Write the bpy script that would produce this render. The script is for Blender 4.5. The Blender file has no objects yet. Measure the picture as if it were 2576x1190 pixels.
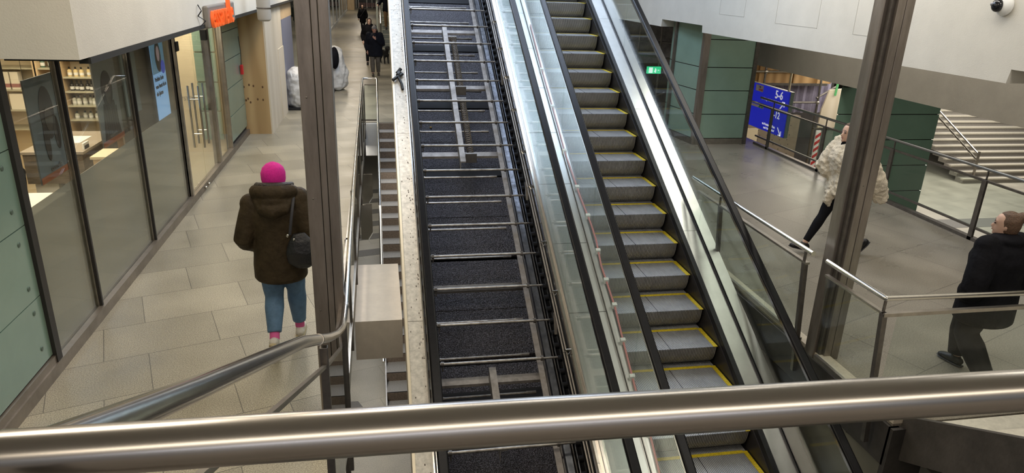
import bpy, bmesh, math, random
from mathutils import Vector, Matrix
random.seed(7)
SC = bpy.context.scene
COL = SC.collection
EYE = 3.07            # eye height above the shopping level floor (z = 0)

# ------------------------------------------------------------------ camera
def make_camera():
    yaw, pit, rol = math.radians(11.0512), math.radians(20.0845), math.radians(-2.03613)
    f = Vector((math.sin(yaw)*math.cos(pit), math.cos(yaw)*math.cos(pit), -math.sin(pit)))
    r = Vector((math.cos(yaw), -math.sin(yaw), 0))
    d = f.cross(r)
    R = r*math.cos(rol) + d*math.sin(rol)
    D = d*math.cos(rol) - r*math.sin(rol)
    cam = bpy.data.cameras.new('camera')
    cam.sensor_width = 36; cam.lens = 1763.75/2576*36
    cam.clip_start = 0.05; cam.clip_end = 300
    o = bpy.data.objects.new('camera', cam); COL.objects.link(o)
    m = Matrix(((R.x, -D.x, -f.x, 0), (R.y, -D.y, -f.y, 0), (R.z, -D.z, -f.z, EYE), (0, 0, 0, 1)))
    o.matrix_world = m
    SC.camera = o
make_camera()

# ------------------------------------------------------------------ world + lights + exposure
SC.view_settings.view_transform = 'Standard'
SC.view_settings.look = 'None'
SC.view_settings.gamma = 1
SC.view_settings.use_curve_mapping = False
SC.view_settings.exposure = -0.28
w = bpy.data.worlds.new('world'); SC.world = w; w.use_nodes = True
w.node_tree.nodes['Background'].inputs[0].default_value = (0.80, 0.84, 0.9, 1)
w.node_tree.nodes['Background'].inputs[1].default_value = 0.25

def area(name, loc, size, power, col=(1, 1, 1), rot=(0, 0, 0)):
    L = bpy.data.lights.new(name, 'AREA'); L.shape = 'RECTANGLE'
    L.size, L.size_y = size; L.energy = power; L.color = col
    o = bpy.data.objects.new(name, L); o.location = loc; o.rotation_euler = rot
    COL.objects.link(o); return o
WARM = (1.0, 0.87, 0.70); COOL = (0.66, 0.78, 1.0); NEU = (1.0, 0.94, 0.84)
for i, y in enumerate((7.5, 12.5, 18, 25, 33, 42, 53, 65)):
    area('corridor_lamp', (-1.2, y, 4.3 if y < 16 else 3.6), (0.5, 3.2), 75 if y < 16 else 95, WARM)
area('front_light', (-1.4, 3.2, 4.6), (1.0, 2.0), 70, WARM)
area('escalator_lamp', (0.6, 13.0, 5.3), (1.6, 7.5), 310, COOL)
area('escalator_lamp', (3.0, 13.0, 5.3), (1.6, 7.5), 310, COOL)
area('rear_fill', (1.5, -13, 5.2), (14, 3.0), 900, (.86, .88, 1.0))  # unseen light added behind the camera for the handrail's highlight
area('rear_fill', (1.5, -3.5, 5.3), (8, 1.0), 260, WARM)  # second added light back here, brightens the foreground tube
area('escalator_lamp', (1.7, 4.0, 5.1), (2.4, 0.4), 35, NEU)
area('platform_lamp', (5.0, 8.0, 4.6), (0.6, 5.0), 120, NEU)
area('platform_lamp', (5.0, 3.5, 4.8), (0.8, 2.0), 70, NEU)
area('gallery_fill', (7.15, 8.5, 3.5), (0.5, 7.0), 85, NEU)  # added to brighten the green pillars and the downstand
area('gallery_fill', (9.4, 8.0, 2.5), (1.5, 2.5), 60, NEU)  # unseen light added for the dark green pillar's near face
area('shop_lamp', (-3.1, 12.0, 2.38), (0.6, 1.4), 60, (1.0, 0.86, 0.66))
area('shop_lamp', (-3.9, 8.9, 2.38), (1.6, 4.2), 150, (1.0, 0.84, 0.62))
area('stair_lamp', (0.2, 12.0, -0.55), (0.6, 4.0), 14, NEU)
area('lower_fill', (-0.55, 17.5, -0.5), (0.4, 5.0), 40, NEU)  # unseen light added to lift the lower floor
area('lower_fill', (-0.6, 8.5, -0.95), (0.3, 2.0), 26, NEU)
area('front_light', (-0.1, 4.0, 4.9), (0.5, 0.5), 45, WARM)  # added to brighten the front of the stairwell box
area('stairwell_lamp', (-0.15, 7.9, 1.0+.9), (0.25, 1.2), 14, NEU)
area('hall_lamp', (14, 17.5, 1.3), (6, 5), 420, NEU)
area('hall_lamp', (21, 21, 1.6), (4, 4), 330, NEU)
area('hall_lamp', (9.8, 14.5, 1.6), (2, 2), 70, WARM)

# ------------------------------------------------------------------ materials
MATS = {}
def mat(name, col, rough=0.5, metal=0.0, noise=None, bump=None, emit=None, spec=0.5, coat=0, col2=None, stretch=None, ramp=(.3, .7)):
    if name in MATS: return MATS[name]
    m = bpy.data.materials.new(name); m.use_nodes = True
    nt = m.node_tree; b = nt.nodes['Principled BSDF']
    b.inputs['Base Color'].default_value = (*col, 1)
    b.inputs['Roughness'].default_value = rough
    b.inputs['Metallic'].default_value = metal
    b.inputs['Specular IOR Level'].default_value = spec
    b.inputs['Coat Weight'].default_value = coat
    if emit:
        b.inputs['Emission Color'].default_value = (*emit[0], 1); b.inputs['Emission Strength'].default_value = emit[1]
    if noise or bump:
        tc = nt.nodes.new('ShaderNodeNewGeometry'); mp = nt.nodes.new('ShaderNodeMapping')
        nt.links.new(tc.outputs['Position'], mp.inputs['Vector'])
        if stretch: mp.inputs['Scale'].default_value = stretch
    if noise:
        n = nt.nodes.new('ShaderNodeTexNoise'); n.inputs['Scale'].default_value = noise[0]; n.inputs['Detail'].default_value = 6
        n.inputs['Roughness'].default_value = 0.65
        nt.links.new(mp.outputs[0], n.inputs['Vector'])
        cr = nt.nodes.new('ShaderNodeValToRGB'); cr.color_ramp.elements[0].position = ramp[0]; cr.color_ramp.elements[1].position = ramp[1]
        a = noise[1]; c2 = col2 or tuple(min(1, c*(1+a)) for c in col)
        cr.color_ramp.elements[0].color = (*[c*(1-a) for c in col], 1) if not col2 else (*col, 1)
        cr.color_ramp.elements[1].color = (*c2, 1)
        nt.links.new(n.outputs['Fac'], cr.inputs['Fac']); nt.links.new(cr.outputs[0], b.inputs['Base Color'])
    if bump:
        n2 = nt.nodes.new('ShaderNodeTexNoise'); n2.inputs['Scale'].default_value = bump[0]; n2.inputs['Detail'].default_value = 5
        nt.links.new(mp.outputs[0], n2.inputs['Vector'])
        bp = nt.nodes.new('ShaderNodeBump'); bp.inputs['Strength'].default_value = bump[1]; bp.inputs['Distance'].default_value = 0.02
        nt.links.new(n2.outputs['Fac'], bp.inputs['Height']); nt.links.new(bp.outputs[0], b.inputs['Normal'])
    MATS[name] = m; return m

def glass_mat(name, tint=(0.86, 0.93, 0.90), rough=0.0, mixfac=None):
    m = bpy.data.materials.new(name); m.use_nodes = True; nt = m.node_tree
    nt.nodes.clear()
    out = nt.nodes.new('ShaderNodeOutputMaterial'); mix = nt.nodes.new('ShaderNodeMixShader')
    tr = nt.nodes.new('ShaderNodeBsdfTransparent'); gl = nt.nodes.new('ShaderNodeBsdfGlossy')
    tr.inputs[0].default_value = (*tint, 1); gl.inputs['Roughness'].default_value = rough
    lw = nt.nodes.new('ShaderNodeLayerWeight'); lw.inputs[0].default_value = 0.5      # facing = 1 - |cos|
    pw = nt.nodes.new('ShaderNodeMath'); pw.operation = 'POWER'; pw.inputs[1].default_value = 4.5
    ma = nt.nodes.new('ShaderNodeMath'); ma.operation = 'MULTIPLY_ADD'; ma.inputs[1].default_value = 0.9; ma.inputs[2].default_value = 0.022
    nt.links.new(lw.outputs['Facing'], pw.inputs[0]); nt.links.new(pw.outputs[0], ma.inputs[0])
    nt.links.new(ma.outputs[0], mix.inputs[0]); nt.links.new(tr.outputs[0], mix.inputs[1]); nt.links.new(gl.outputs[0], mix.inputs[2])
    nt.links.new(mix.outputs[0], out.inputs[0]); MATS[name] = m; return m
GL = glass_mat('glass_clear', (0.93, 0.965, 0.945))
GLS = glass_mat('glass_shop', (0.93, 0.95, 0.93))

def film_mat():
    m = bpy.data.materials.new('frosted_film'); m.use_nodes = True; nt = m.node_tree
    b = nt.nodes['Principled BSDF']; b.inputs['Base Color'].default_value = (0.36, 0.33, 0.265, 1)
    b.inputs['Roughness'].default_value = 0.22
    tr = nt.nodes.new('ShaderNodeBsdfTransparent'); tr.inputs[0].default_value = (0.8, 0.8, 0.76, 1)
    mix = nt.nodes.new('ShaderNodeMixShader'); mix.inputs[0].default_value = 0.72
    nt.links.new(tr.outputs[0], mix.inputs[1]); nt.links.new(b.outputs[0], mix.inputs[2])
    nt.links.new(mix.outputs[0], nt.nodes['Material Output'].inputs[0]); MATS['frosted_film'] = m; return m
FILM = film_mat()

def tile_mat(name, c1, c2, mortar, ang, bw, rh, rough, gs=(90, 0.25)):
    m = bpy.data.materials.new(name); m.use_nodes = True; nt = m.node_tree; b = nt.nodes['Principled BSDF']
    g = nt.nodes.new('ShaderNodeNewGeometry'); mp = nt.nodes.new('ShaderNodeMapping')
    mp.inputs['Rotation'].default_value = (0, 0, -math.radians(ang))
    mp.inputs['Location'].default_value = (0.1, 0.18, 0)
    nt.links.new(g.outputs['Position'], mp.inputs['Vector'])
    br = nt.nodes.new('ShaderNodeTexBrick'); br.inputs['Scale'].default_value = 1
    br.inputs['Brick Width'].default_value = bw; br.inputs['Row Height'].default_value = rh
    br.inputs['Mortar Size'].default_value = 0.0035; br.inputs['Mortar Smooth'].default_value = 0.3
    br.inputs['Color1'].default_value = (*c1, 1); br.inputs['Color2'].default_value = (*c2, 1); br.inputs['Mortar'].default_value = (*mortar, 1)
    br.offset = 0.37; br.squash = 0.8; br.squash_frequency = 3
    nt.links.new(mp.outputs[0], br.inputs['Vector'])
    n = nt.nodes.new('ShaderNodeTexNoise'); n.inputs['Scale'].default_value = gs[0]; n.inputs['Detail'].default_value = 3
    nt.links.new(g.outputs['Position'], n.inputs['Vector'])
    n2 = nt.nodes.new('ShaderNodeTexNoise'); n2.inputs['Scale'].default_value = 1.7; n2.inputs['Detail'].default_value = 7
    nt.links.new(g.outputs['Position'], n2.inputs['Vector'])
    r1 = nt.nodes.new('ShaderNodeMapRange'); r1.inputs[1].default_value = 0.3; r1.inputs[2].default_value = 0.7; r1.inputs[3].default_value = 1-gs[1]; r1.inputs[4].default_value = 1+gs[1]
    r2 = nt.nodes.new('ShaderNodeMapRange'); r2.inputs[1].default_value = 0.3; r2.inputs[2].default_value = 0.7; r2.inputs[3].default_value = 0.82; r2.inputs[4].default_value = 1.1
    nt.links.new(n.outputs['Fac'], r1.inputs[0]); nt.links.new(n2.outputs['Fac'], r2.inputs[0])
    mu = nt.nodes.new('ShaderNodeMath'); mu.operation = 'MULTIPLY'; nt.links.new(r1.outputs[0], mu.inputs[0]); nt.links.new(r2.outputs[0], mu.inputs[1])
    vm = nt.nodes.new('ShaderNodeVectorMath'); vm.operation = 'SCALE'; nt.links.new(br.outputs['Color'], vm.inputs[0]); nt.links.new(mu.outputs[0], vm.inputs['Scale'])
    nt.links.new(vm.outputs[0], b.inputs['Base Color'])
    b.inputs['Roughness'].default_value = rough
    r3 = nt.nodes.new('ShaderNodeMapRange'); r3.inputs[1].default_value = 0.3; r3.inputs[2].default_value = 0.7; r3.inputs[3].default_value = rough*0.8; r3.inputs[4].default_value = rough*1.25
    nt.links.new(n2.outputs['Fac'], r3.inputs[0]); nt.links.new(r3.outputs[0], b.inputs['Roughness'])
    MATS[name] = m; return m
FLOOR = tile_mat('stone_floor', (0.35, 0.315, 0.235), (0.265, 0.24, 0.18), (0.10, 0.09, 0.07), 18.3, 0.9, 0.62, 0.36, (120, .5))
FLOOR_R = tile_mat('stone_floor_right', (0.235, 0.21, 0.17), (0.20, 0.18, 0.145), (0.08, 0.07, 0.06), 22, 1.9, 0.9, 0.30, (90, 0.35))
FLOOR_L = tile_mat('stone_floor_lower', (0.46, 0.43, 0.36), (0.40, 0.38, 0.32), (0.25, 0.24, 0.2), 18.3, 1.2, 0.9, 0.45)

STEEL = mat('brushed_steel', (0.62, 0.60, 0.56), 0.17, 1.0, noise=(40, 0.05), stretch=(1, .15, 1))
STEEL_M = mat('matt_steel', (0.40, 0.37, 0.33), 0.36, 1.0, noise=(9, 0.16), bump=(60, .04))
STEEL_D = mat('dark_steel', (0.17, 0.155, 0.14), 0.42, 0.85, noise=(12, 0.2))
COLST = mat('column_steel', (0.30, 0.265, 0.235), 0.34, 0.8, noise=(5, 0.22), bump=(30, .05), stretch=(3, 3, .5))
DECK = mat('deck_metal', (0.50, 0.495, 0.48), 0.30, 0.9, noise=(5, 0.08))
DECKW = mat('deck_pale_dusty', (0.50, 0.47, 0.42), 0.45, 0.3, noise=(22, 0.25), bump=(50, .05))
DECKB = mat('deck_inner', (0.52, 0.53, 0.52), 0.3, 0.8, noise=(3, 0.07))
RUBBER = mat('handrail_rubber', (0.006, 0.006, 0.007), 0.36, 0, noise=(30, .3), spec=.16)
BLACK = mat('black_metal', (0.012, 0.012, 0.014), 0.5, 0.3, noise=(20, .4))
VOID = mat('pit_black', (0.008, 0.008, 0.01), 0.75)
def plate_mat():
    m = mat('oily_floor_plate', (0.016, 0.014, 0.015), 0.28, 0.6, noise=(100, 0), col2=(0.26, 0.245, 0.28), bump=(60, 1.0), ramp=(.45, .75))  # pale noise specks paint lamp glints into the plate colour
    return m
PLATE = plate_mat()
GREASE = mat('greasy_steel', (0.22, 0.20, 0.18), 0.32, 0.85, noise=(14, 0), col2=(0.50, 0.47, 0.43), bump=(60, .2))
BARM = mat('dusty_bar', (0.28, 0.255, 0.235), 0.5, 0.5, noise=(12, .3))
RAILB = mat('guide_rail', (0.40, 0.42, 0.47), 0.22, 0.9, noise=(14, 0.4))
RUST = mat('spring_rusty', (0.20, 0.175, 0.15), 0.5, 0.6, noise=(30, .3))
STEPM = mat('step_aluminium', (0.44, 0.45, 0.48), 0.38, 0.45, noise=(6, .15))
RISERM = mat('riser_aluminium', (0.36, 0.35, 0.33), 0.42, 0.4, noise=(6, .2))
YELLOW = mat('yellow_marking', (0.62, 0.47, 0.02), 0.5, noise=(60, .35))
PLASTER = mat('white_plaster', (0.63, 0.605, 0.54), 0.75, noise=(2.0, .05), bump=(90, .15))
PLASTERG = mat('grey_plaster', (0.36, 0.335, 0.29), 0.8, noise=(2.5, .07), bump=(90, .15))
CONC = mat('concrete', (0.20, 0.18, 0.16), 0.8, noise=(3, .2), bump=(40, .2))
GREEN = mat('green_glass_panel', (0.20, 0.295, 0.235), 0.22, noise=(1.6, .07), coat=0.3)
GREEND = mat('green_glass_panel_dark', (0.15, 0.24, 0.18), 0.2, noise=(1.6, .08), coat=.3)
GAP = mat('dark_joint', (0.015, 0.015, 0.013), 0.7)
CREAM = mat('cream_wall', (0.74, 0.63, 0.44), 0.6, noise=(2, .03))
WOODD = mat('dark_laminate', (0.16, 0.13, 0.10), 0.45, noise=(9, .45), stretch=(1, 1, 9))
WOODL = mat('pale_wood', (0.62, 0.46, 0.28), 0.5, noise=(6, .12), stretch=(1, 1, .2))
STAIRT = mat('granite_tread', (0.25, 0.24, 0.225), 0.5, noise=(60, .25))
STAIRR = mat('brown_riser', (0.20, 0.155, 0.12), 0.6, noise=(40, .35))
STAIRP = mat('pale_step', (0.58, 0.54, 0.45), 0.6, noise=(30, .12))
STAIRPR = mat('grey_riser', (0.27, 0.25, 0.22), 0.7, noise=(30, .15))
WHITE = mat('white_paint', (0.80, 0.80, 0.78), 0.4, noise=(6, .05))
SCREEN = mat('screen_blue', (0.25, 0.42, 0.62), 0.3, emit=((0.28, 0.55, 0.95), 0.75))
INK = mat('dark_ink', (0.03, 0.03, 0.035), 0.6)
def ply_mat(name, c1, c2, ang=0):
    m = bpy.data.materials.new(name); m.use_nodes = True; nt = m.node_tree; b = nt.nodes['Principled BSDF']
    g = nt.nodes.new('ShaderNodeNewGeometry'); mp = nt.nodes.new('ShaderNodeMapping'); mp.inputs['Scale'].default_value = (1, 1, 0.16)
    nt.links.new(g.outputs['Position'], mp.inputs[0])
    wv = nt.nodes.new('ShaderNodeTexWave'); wv.inputs['Scale'].default_value = 1.1; wv.inputs['Distortion'].default_value = 9; wv.inputs['Detail'].default_value = 3; wv.inputs['Detail Scale'].default_value = 1.2
    nt.links.new(mp.outputs[0], wv.inputs['Vector'])
    cr = nt.nodes.new('ShaderNodeValToRGB'); cr.color_ramp.elements[0].color = (*c1, 1); cr.color_ramp.elements[1].color = (*c2, 1)
    nt.links.new(wv.outputs['Fac'], cr.inputs[0]); nt.links.new(cr.outputs[0], b.inputs['Base Color']); b.inputs['Roughness'].default_value = .65
    MATS[name] = m; return m
PLY = ply_mat('plywood_face', (0.40, 0.26, 0.115), (0.52, 0.36, 0.175))
PLYL = ply_mat('plywood_pale', (0.58, 0.50, 0.37), (0.68, 0.60, 0.47))
KNOT = mat('knot', (0.12, 0.06, 0.025), .7)

# ------------------------------------------------------------------ mesh helpers
ORG = {}
def worldloc(o):
    v = Vector((0, 0, 0))
    while o is not None:
        v = v + o.location; o = o.parent
    return v
def tagit(o, label=None, cat=None, group=None, kind=None):
    if label: o['label'] = label
    if cat: o['category'] = cat
    if group: o['group'] = group
    if kind: o['kind'] = kind
    return o
def thing(name, label, cat, loc=(0, 0, 0), group=None):
    o = bpy.data.objects.new(name, None); o.location = loc; o.empty_display_size = .1
    COL.objects.link(o); return tagit(o, label, cat, group)

class MB:
    def __init__(s): s.bm = bmesh.new()
    def hexa(s, p):
        v = [s.bm.verts.new(q) for q in p]
        for f in ((0, 3, 2, 1), (4, 5, 6, 7), (0, 1, 5, 4), (1, 2, 6, 5), (2, 3, 7, 6), (3, 0, 4, 7)):
            s.bm.faces.new([v[i] for i in f])
        return s
    def box(s, x0, x1, y0, y1, z0, z1):
        return s.hexa([(x0, y0, z0), (x1, y0, z0), (x1, y1, z0), (x0, y1, z0), (x0, y0, z1), (x1, y0, z1), (x1, y1, z1), (x0, y1, z1)])
    def inc(s, x0, x1, o0, o1, y0, y1):          # box sheared to the escalator slope
        a, b = NZ(y0), NZ(y1)
        return s.hexa([(x0, y0, a+o0), (x1, y0, a+o0), (x1, y1, b+o0), (x0, y1, b+o0), (x0, y0, a+o1), (x1, y0, a+o1), (x1, y1, b+o1), (x0, y1, b+o1)])
    def prism(s, pts, axis, a, b):                # polygon in the plane across axis, extruded a..b
        def P(p, t):
            return {'x': (t, p[0], p[1]), 'y': (p[0], t, p[1]), 'z': (p[0], p[1], t)}[axis]
        A = [s.bm.verts.new(P(p, a)) for p in pts]; B = [s.bm.verts.new(P(p, b)) for p in pts]
        s.bm.faces.new(A); s.bm.faces.new(B[::-1]); n = len(pts)
        for i in range(n): s.bm.faces.new([A[i], B[i], B[(i+1) % n], A[(i+1) % n]])
        return s
    def tube(s, pts, r, seg=12, cap=True, ref=None):
        pts = [Vector(p) for p in pts]; n = len(pts); rings = []
        rs = r if isinstance(r, (list, tuple)) else [r]*n
        t0 = (pts[1]-pts[0]).normalized()
        u = Vector(ref) if ref else (Vector((1, 0, 0)) if abs(t0.x) < .8 else Vector((0, 1, 0)))
        for i in range(n):
            if i == 0: t = pts[1]-pts[0]
            elif i == n-1: t = pts[-1]-pts[-2]
            else: t = (pts[i+1]-pts[i]).normalized() + (pts[i]-pts[i-1]).normalized()
            t.normalize()
            u = (u - t*u.dot(t))
            if u.length < 1e-4: u = t.orthogonal()
            u.normalize(); v = t.cross(u)
            rr = rs[i]; ra, rb = rr if isinstance(rr, (tuple, list)) else (rr, rr)
            rings.append([s.bm.verts.new(pts[i] + u*(ra*math.cos(k*2*math.pi/seg)) + v*(rb*math.sin(k*2*math.pi/seg))) for k in range(seg)])
        for i in range(n-1):
            for k in range(seg):
                s.bm.faces.new([rings[i][k], rings[i][(k+1) % seg], rings[i+1][(k+1) % seg], rings[i+1][k]])
        if cap: s.bm.faces.new(rings[0][::-1]); s.bm.faces.new(rings[-1])
        return s
    def ell(s, c, r, seg=16, rin=10, rot=None):
        m = Matrix.Translation(c) @ (rot or Matrix.Identity(4)) @ Matrix.Diagonal((*(r if hasattr(r, '__len__') else (r, r, r)), 1))
        bmesh.ops.create_uvsphere(s.bm, u_segments=seg, v_segments=rin, radius=1, matrix=m); return s
    def lathe(s, prof, c=(0, 0, 0), seg=16):
        rings = []
        for (r, z) in prof:
            rings.append([s.bm.verts.new((c[0]+r*math.cos(k*2*math.pi/seg), c[1]+r*math.sin(k*2*math.pi/seg), c[2]+z)) for k in range(seg)])
        for i in range(len(rings)-1):
            for k in range(seg): s.bm.faces.new([rings[i][k], rings[i][(k+1) % seg], rings[i+1][(k+1) % seg], rings[i+1][k]])
        s.bm.faces.new(rings[0][::-1]); s.bm.faces.new(rings[-1]); return s
    def build(s, name, m, parent=None, bevel=0, smooth=False, label=None, cat=None, group=None, kind=None, base=True):
        bm = s.bm
        bmesh.ops.recalc_face_normals(bm, faces=bm.faces)
        if parent is None and base and len(bm.verts):
            xs = [v.co.x for v in bm.verts]; ys = [v.co.y for v in bm.verts]; zs = [v.co.z for v in bm.verts]
            off = Vector(((min(xs)+max(xs))/2, (min(ys)+max(ys))/2, min(zs)))
        else: off = worldloc(parent)
        for v in bm.verts: v.co -= off
        me = bpy.data.meshes.new(name); bm.to_mesh(me); bm.free()
        o = bpy.data.objects.new(name, me)
        if parent is None: o.location = off
        else: o.parent = parent
        COL.objects.link(o); me.materials.append(m)
        if smooth:
            for p in me.polygons: p.use_smooth = True
            try: me.set_sharp_from_angle(angle=math.radians(40))
            except Exception: pass
        if bevel:
            md = o.modifiers.new('bevel', 'BEVEL'); md.width = bevel; md.segments = 2; md.limit_method = 'ANGLE'
        return tagit(o, label, cat, group, kind)
def S(mb, name, m, **k): return mb.build(name, m, kind='structure', **k)
def NZ(y): return -0.548 + (y-5.362)*0.5513      # height of the step-nose line of both escalators
def copy_tree(o, parent=None, delta=None):
    c = o.copy(); COL.objects.link(c)
    if parent: c.parent = parent
    if delta: c.location = o.location + Vector(delta)
    for ch in list(o.children): copy_tree(ch, c)
    return c
def text(s, name, size, m, parent, origin, xd, up, ext=0.002, align='LEFT', sx=1.0, bold=0.0):
    cu = bpy.data.curves.new('t', 'FONT'); cu.body = s; cu.size = size; cu.extrude = ext; cu.align_x = align; cu.offset = bold
    cu.resolution_u = 3
    t = bpy.data.objects.new('t', cu); COL.objects.link(t)
    bpy.context.view_layer.update()
    me = bpy.data.meshes.new_from_object(t.evaluated_get(bpy.context.evaluated_depsgraph_get()))
    bpy.data.objects.remove(t); me.materials.clear(); me.materials.append(m)
    X = Vector(xd).normalized(); U = Vector(up).normalized(); N = X.cross(U)
    M = Matrix(((X.x*sx, U.x, N.x, origin[0]), (X.y*sx, U.y, N.y, origin[1]), (X.z*sx, U.z, N.z, origin[2]), (0, 0, 0, 1)))
    me.transform(Matrix.Translation(-worldloc(parent)) @ M)
    o = bpy.data.objects.new(name, me); COL.objects.link(o); o.parent = parent
    return o
def disc(c, n, u, ru, rv, seg=20, depth=0.003):
    c, n, u = Vector(c), Vector(n).normalized(), Vector(u).normalized(); v = n.cross(u)
    mb = MB(); A = [mb.bm.verts.new(c + u*ru*math.cos(k*2*math.pi/seg) + v*rv*math.sin(k*2*math.pi/seg)) for k in range(seg)]
    B = [mb.bm.verts.new(a.co + n*depth) for a in A]
    mb.bm.faces.new(A); mb.bm.faces.new(B)
    for k in range(seg): mb.bm.faces.new([A[k], A[(k+1) % seg], B[(k+1) % seg], B[k]])
    return mb

# ================================================================== SETTING
XL = -2.6      # shop front
XR = 3.76      # edge of the right-hand platform
m = MB()
m.box(-2.75, -0.34, 3.9, 80, -0.30, 0)                # corridor
m.box(-0.34, 4.0, 15.8, 80, -0.30, 0)
S(m, 'floor', FLOOR)
m = MB(); m.box(XR, 7.9, 3.9, 24, -0.34, 0); m.box(4.0, 7.9, 24, 40, -.34, 0); S(m, 'floor', FLOOR_R)
m = MB(); m.box(-9, 34, -3, 44, -3.1, -2.9); S(m, 'floor', FLOOR_L)
# dark bands in the lower floor
m = MB()
for y in (20.05, 19.12, 18.15, 17.15, 16.2, 15.15, 14.1, 13.0, 11.9):
    m.hexa([(-0.95, y-.22, -2.9), (-.03, y, -2.9), (-.03, y+.38, -2.9), (-.95, y+.16, -2.9), (-0.95, y-.22, -2.896), (-.03, y, -2.896), (-.03, y+.38, -2.896), (-.95, y+.16, -2.896)])
m.prism([(-.6, 8.6), (-.25, 8.75), (-.45, 9.2), (-.6, 9.2)], 'z', -2.9, -2.896)
m.box(14.0, 24, 15.6, 16.3, -2.9, -2.896)
S(m, 'trim_1', mat('dark_floor_band', (0.14, 0.135, 0.125), .5, noise=(40, .2)))
# slab edges
m = MB(); m.box(-0.42, -0.335, 3.9, 15.8, -0.42, -0.005); m.box(-0.4, 4.0, 15.79, 15.95, -.42, -.005); S(m, 'trim_2', PLASTERG)
m = MB(); m.box(XR-.03, XR+.05, 3.88, 24, -.36, -.02); m.box(XR-.03, 7.9, 3.85, 3.9, -.52, -.02); S(m, 'trim_3', mat('slab_edge_dark', (0.055, 0.05, 0.046), .55, .3, noise=(6, .3)))
m = MB(); m.box(XR, XR+.10, 3.9, 20, 0.0, 0.035); S(m, 'trim_4', mat('kerb_pale', (0.50, 0.44, 0.35), .6, noise=(20, .12)))
# green panelled wall nearest the camera on the left
m = MB()
zs = [0.17, 0.686, 1.255, 1.822, 2.40, 2.95]
for a, b in zip(zs[:-1], zs[1:]):
    y0 = 3.0
    m.box(XL-.05, XL, y0, 5.46, a+.004, b-.004)
S(m, 'wall_left', GREEN)
m = MB(); m.box(XL-.12, XL-.03, 2.9, 5.47, 0, 3.0); S(m, 'wall_left', GAP)
m = MB(); m.box(XL-.05, XL+.035, 3.9, 14.9, 0, 0.10); m.box(XL-.05, XL+.02, 3.9, 5.46, .10, .16); S(m, 'baseboard_left', mat('plinth_steel', (0.26, 0.225, 0.185), .42, .7, noise=(5, .2)))
m = MB()
for (y, z) in ((5.3, 0.3), (5.3, .6), (5.3, .8), (5.3, 1.15), (5.3, 1.4), (5.3, 1.72), (5.3, 1.95)):
    m.ell((XL+.002, y, z), (.006, .02, .02), 10, 6)
S(m, 'trim_5', mat('panel_bolt', (0.12, 0.17, 0.14), .4, .5))
# the green panel strip past the shop door
m = MB()
for a, b in ((.17, .62), (.62, 1.10), (1.10, 1.58), (1.58, 2.06), (2.06, 2.6)):
    m.box(XL-.05, XL, 13.0, 14.58, a+.006, b-.006)
S(m, 'wall_left', GREEN)
m = MB(); m.box(XL-.1, XL-.03, 13.0, 14.6, 0, 2.6); S(m, 'wall_left', GAP)
# white upper walls on the left: the hanging box and the fascia over the shop
m = MB(); m.box(-7, -2.03, 5.43, 19.9, 2.45, 5.6); S(m, 'wall_left', PLASTER)
m = MB(); m.box(-2.10, -2.02, 5.6, 19.9, 2.405, 2.45); m.box(-2.58, -2.1, 5.6, 14.7, 2.42, 2.449); S(m, 'trim_6', GAP)
m = MB(); m.prism([(-3.0, 1.5), (-3.0, 5.6)], 'x', 0, 1) if False else None
m = MB(); m.box(-7, XL-.12, 1.0, 5.3, -0.3, 5.6); S(m, 'wall_left', PLASTERG)
# corridor, far part: left glazing wall, end wall
m = MB(); m.box(-3.4, -2.6, 21.5, 80, 2.75, 5.6); m.box(-3.4, -2.7, 21.5, 80, 0, .12); S(m, 'wall_left', PLASTER)
m = MB(); m.box(-4.2, -2.15, 14.62, 17.1, 2.3, 2.44); S(m, 'trim_7', PLASTERG)
m = MB(); m.box(-3.4, -2.65, 19.4, 21.6, 0, 5.6); S(m, 'wall_left', mat('pale_ply_wall', (0.62, 0.49, 0.30), .6, noise=(3, .08)))
m = MB(); m.box(-4, 5, 80, 80.3, -.3, 5.6); S(m, 'wall_back', PLASTERG)
# ceiling high above
m = MB(); m.box(-9, 10.2, -16, 80, 5.6, 5.8); S(m, 'ceiling', mat('ceiling_paint', (0.75, 0.74, 0.70), .8))
m = MB(); m.box(-9, 10.2, -16.2, -16, -3, 5.8); S(m, 'wall_front', PLASTERG)
# landing the photographer stands on, stairs left and right of it
m = MB(); m.box(-9, 10.2, -16, .62, 1.25, 1.5); S(m, 'floor', CONC)
m = MB()
for k in range(9): m.box(-2.45, -0.42, .62+.36*k, .62+.36*(k+1), 0.0, 1.5-.165*(k+1))
S(m, 'trim_8', CONC)
m = MB()
for k in range(9): m.box(3.90, 7.4, .62+.36*k, .62+.36*(k+1), -.05, 1.5-.165*(k+1))
S(m, 'trim_9', STAIRP)
m = MB(); m.prism([(4.45, -.34), (4.45, -.47), (4.08, -.41), (3.85, -.30), (.62, 1.3), (.62, 1.72), (4.06, -.02), (4.2, -.02)], 'x', 3.84, 3.895); S(m, 'trim_10', mat('stringer_dark', (.075, .066, .058), .6, .2, noise=(3, .35), bump=(30, .2)))
# pit walls
m = MB(); m.box(XR+.3, XR+.5, -1, 15.9, -2.9, -.36); S(m, 'wall_right', mat('pit_wall', (0.33, 0.30, 0.26), .8, noise=(2, .1)))
m = MB(); m.box(-1.1, -0.95, 0, 26, -2.9, -.4); S(m, 'wall_left', PLASTERG)
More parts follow.
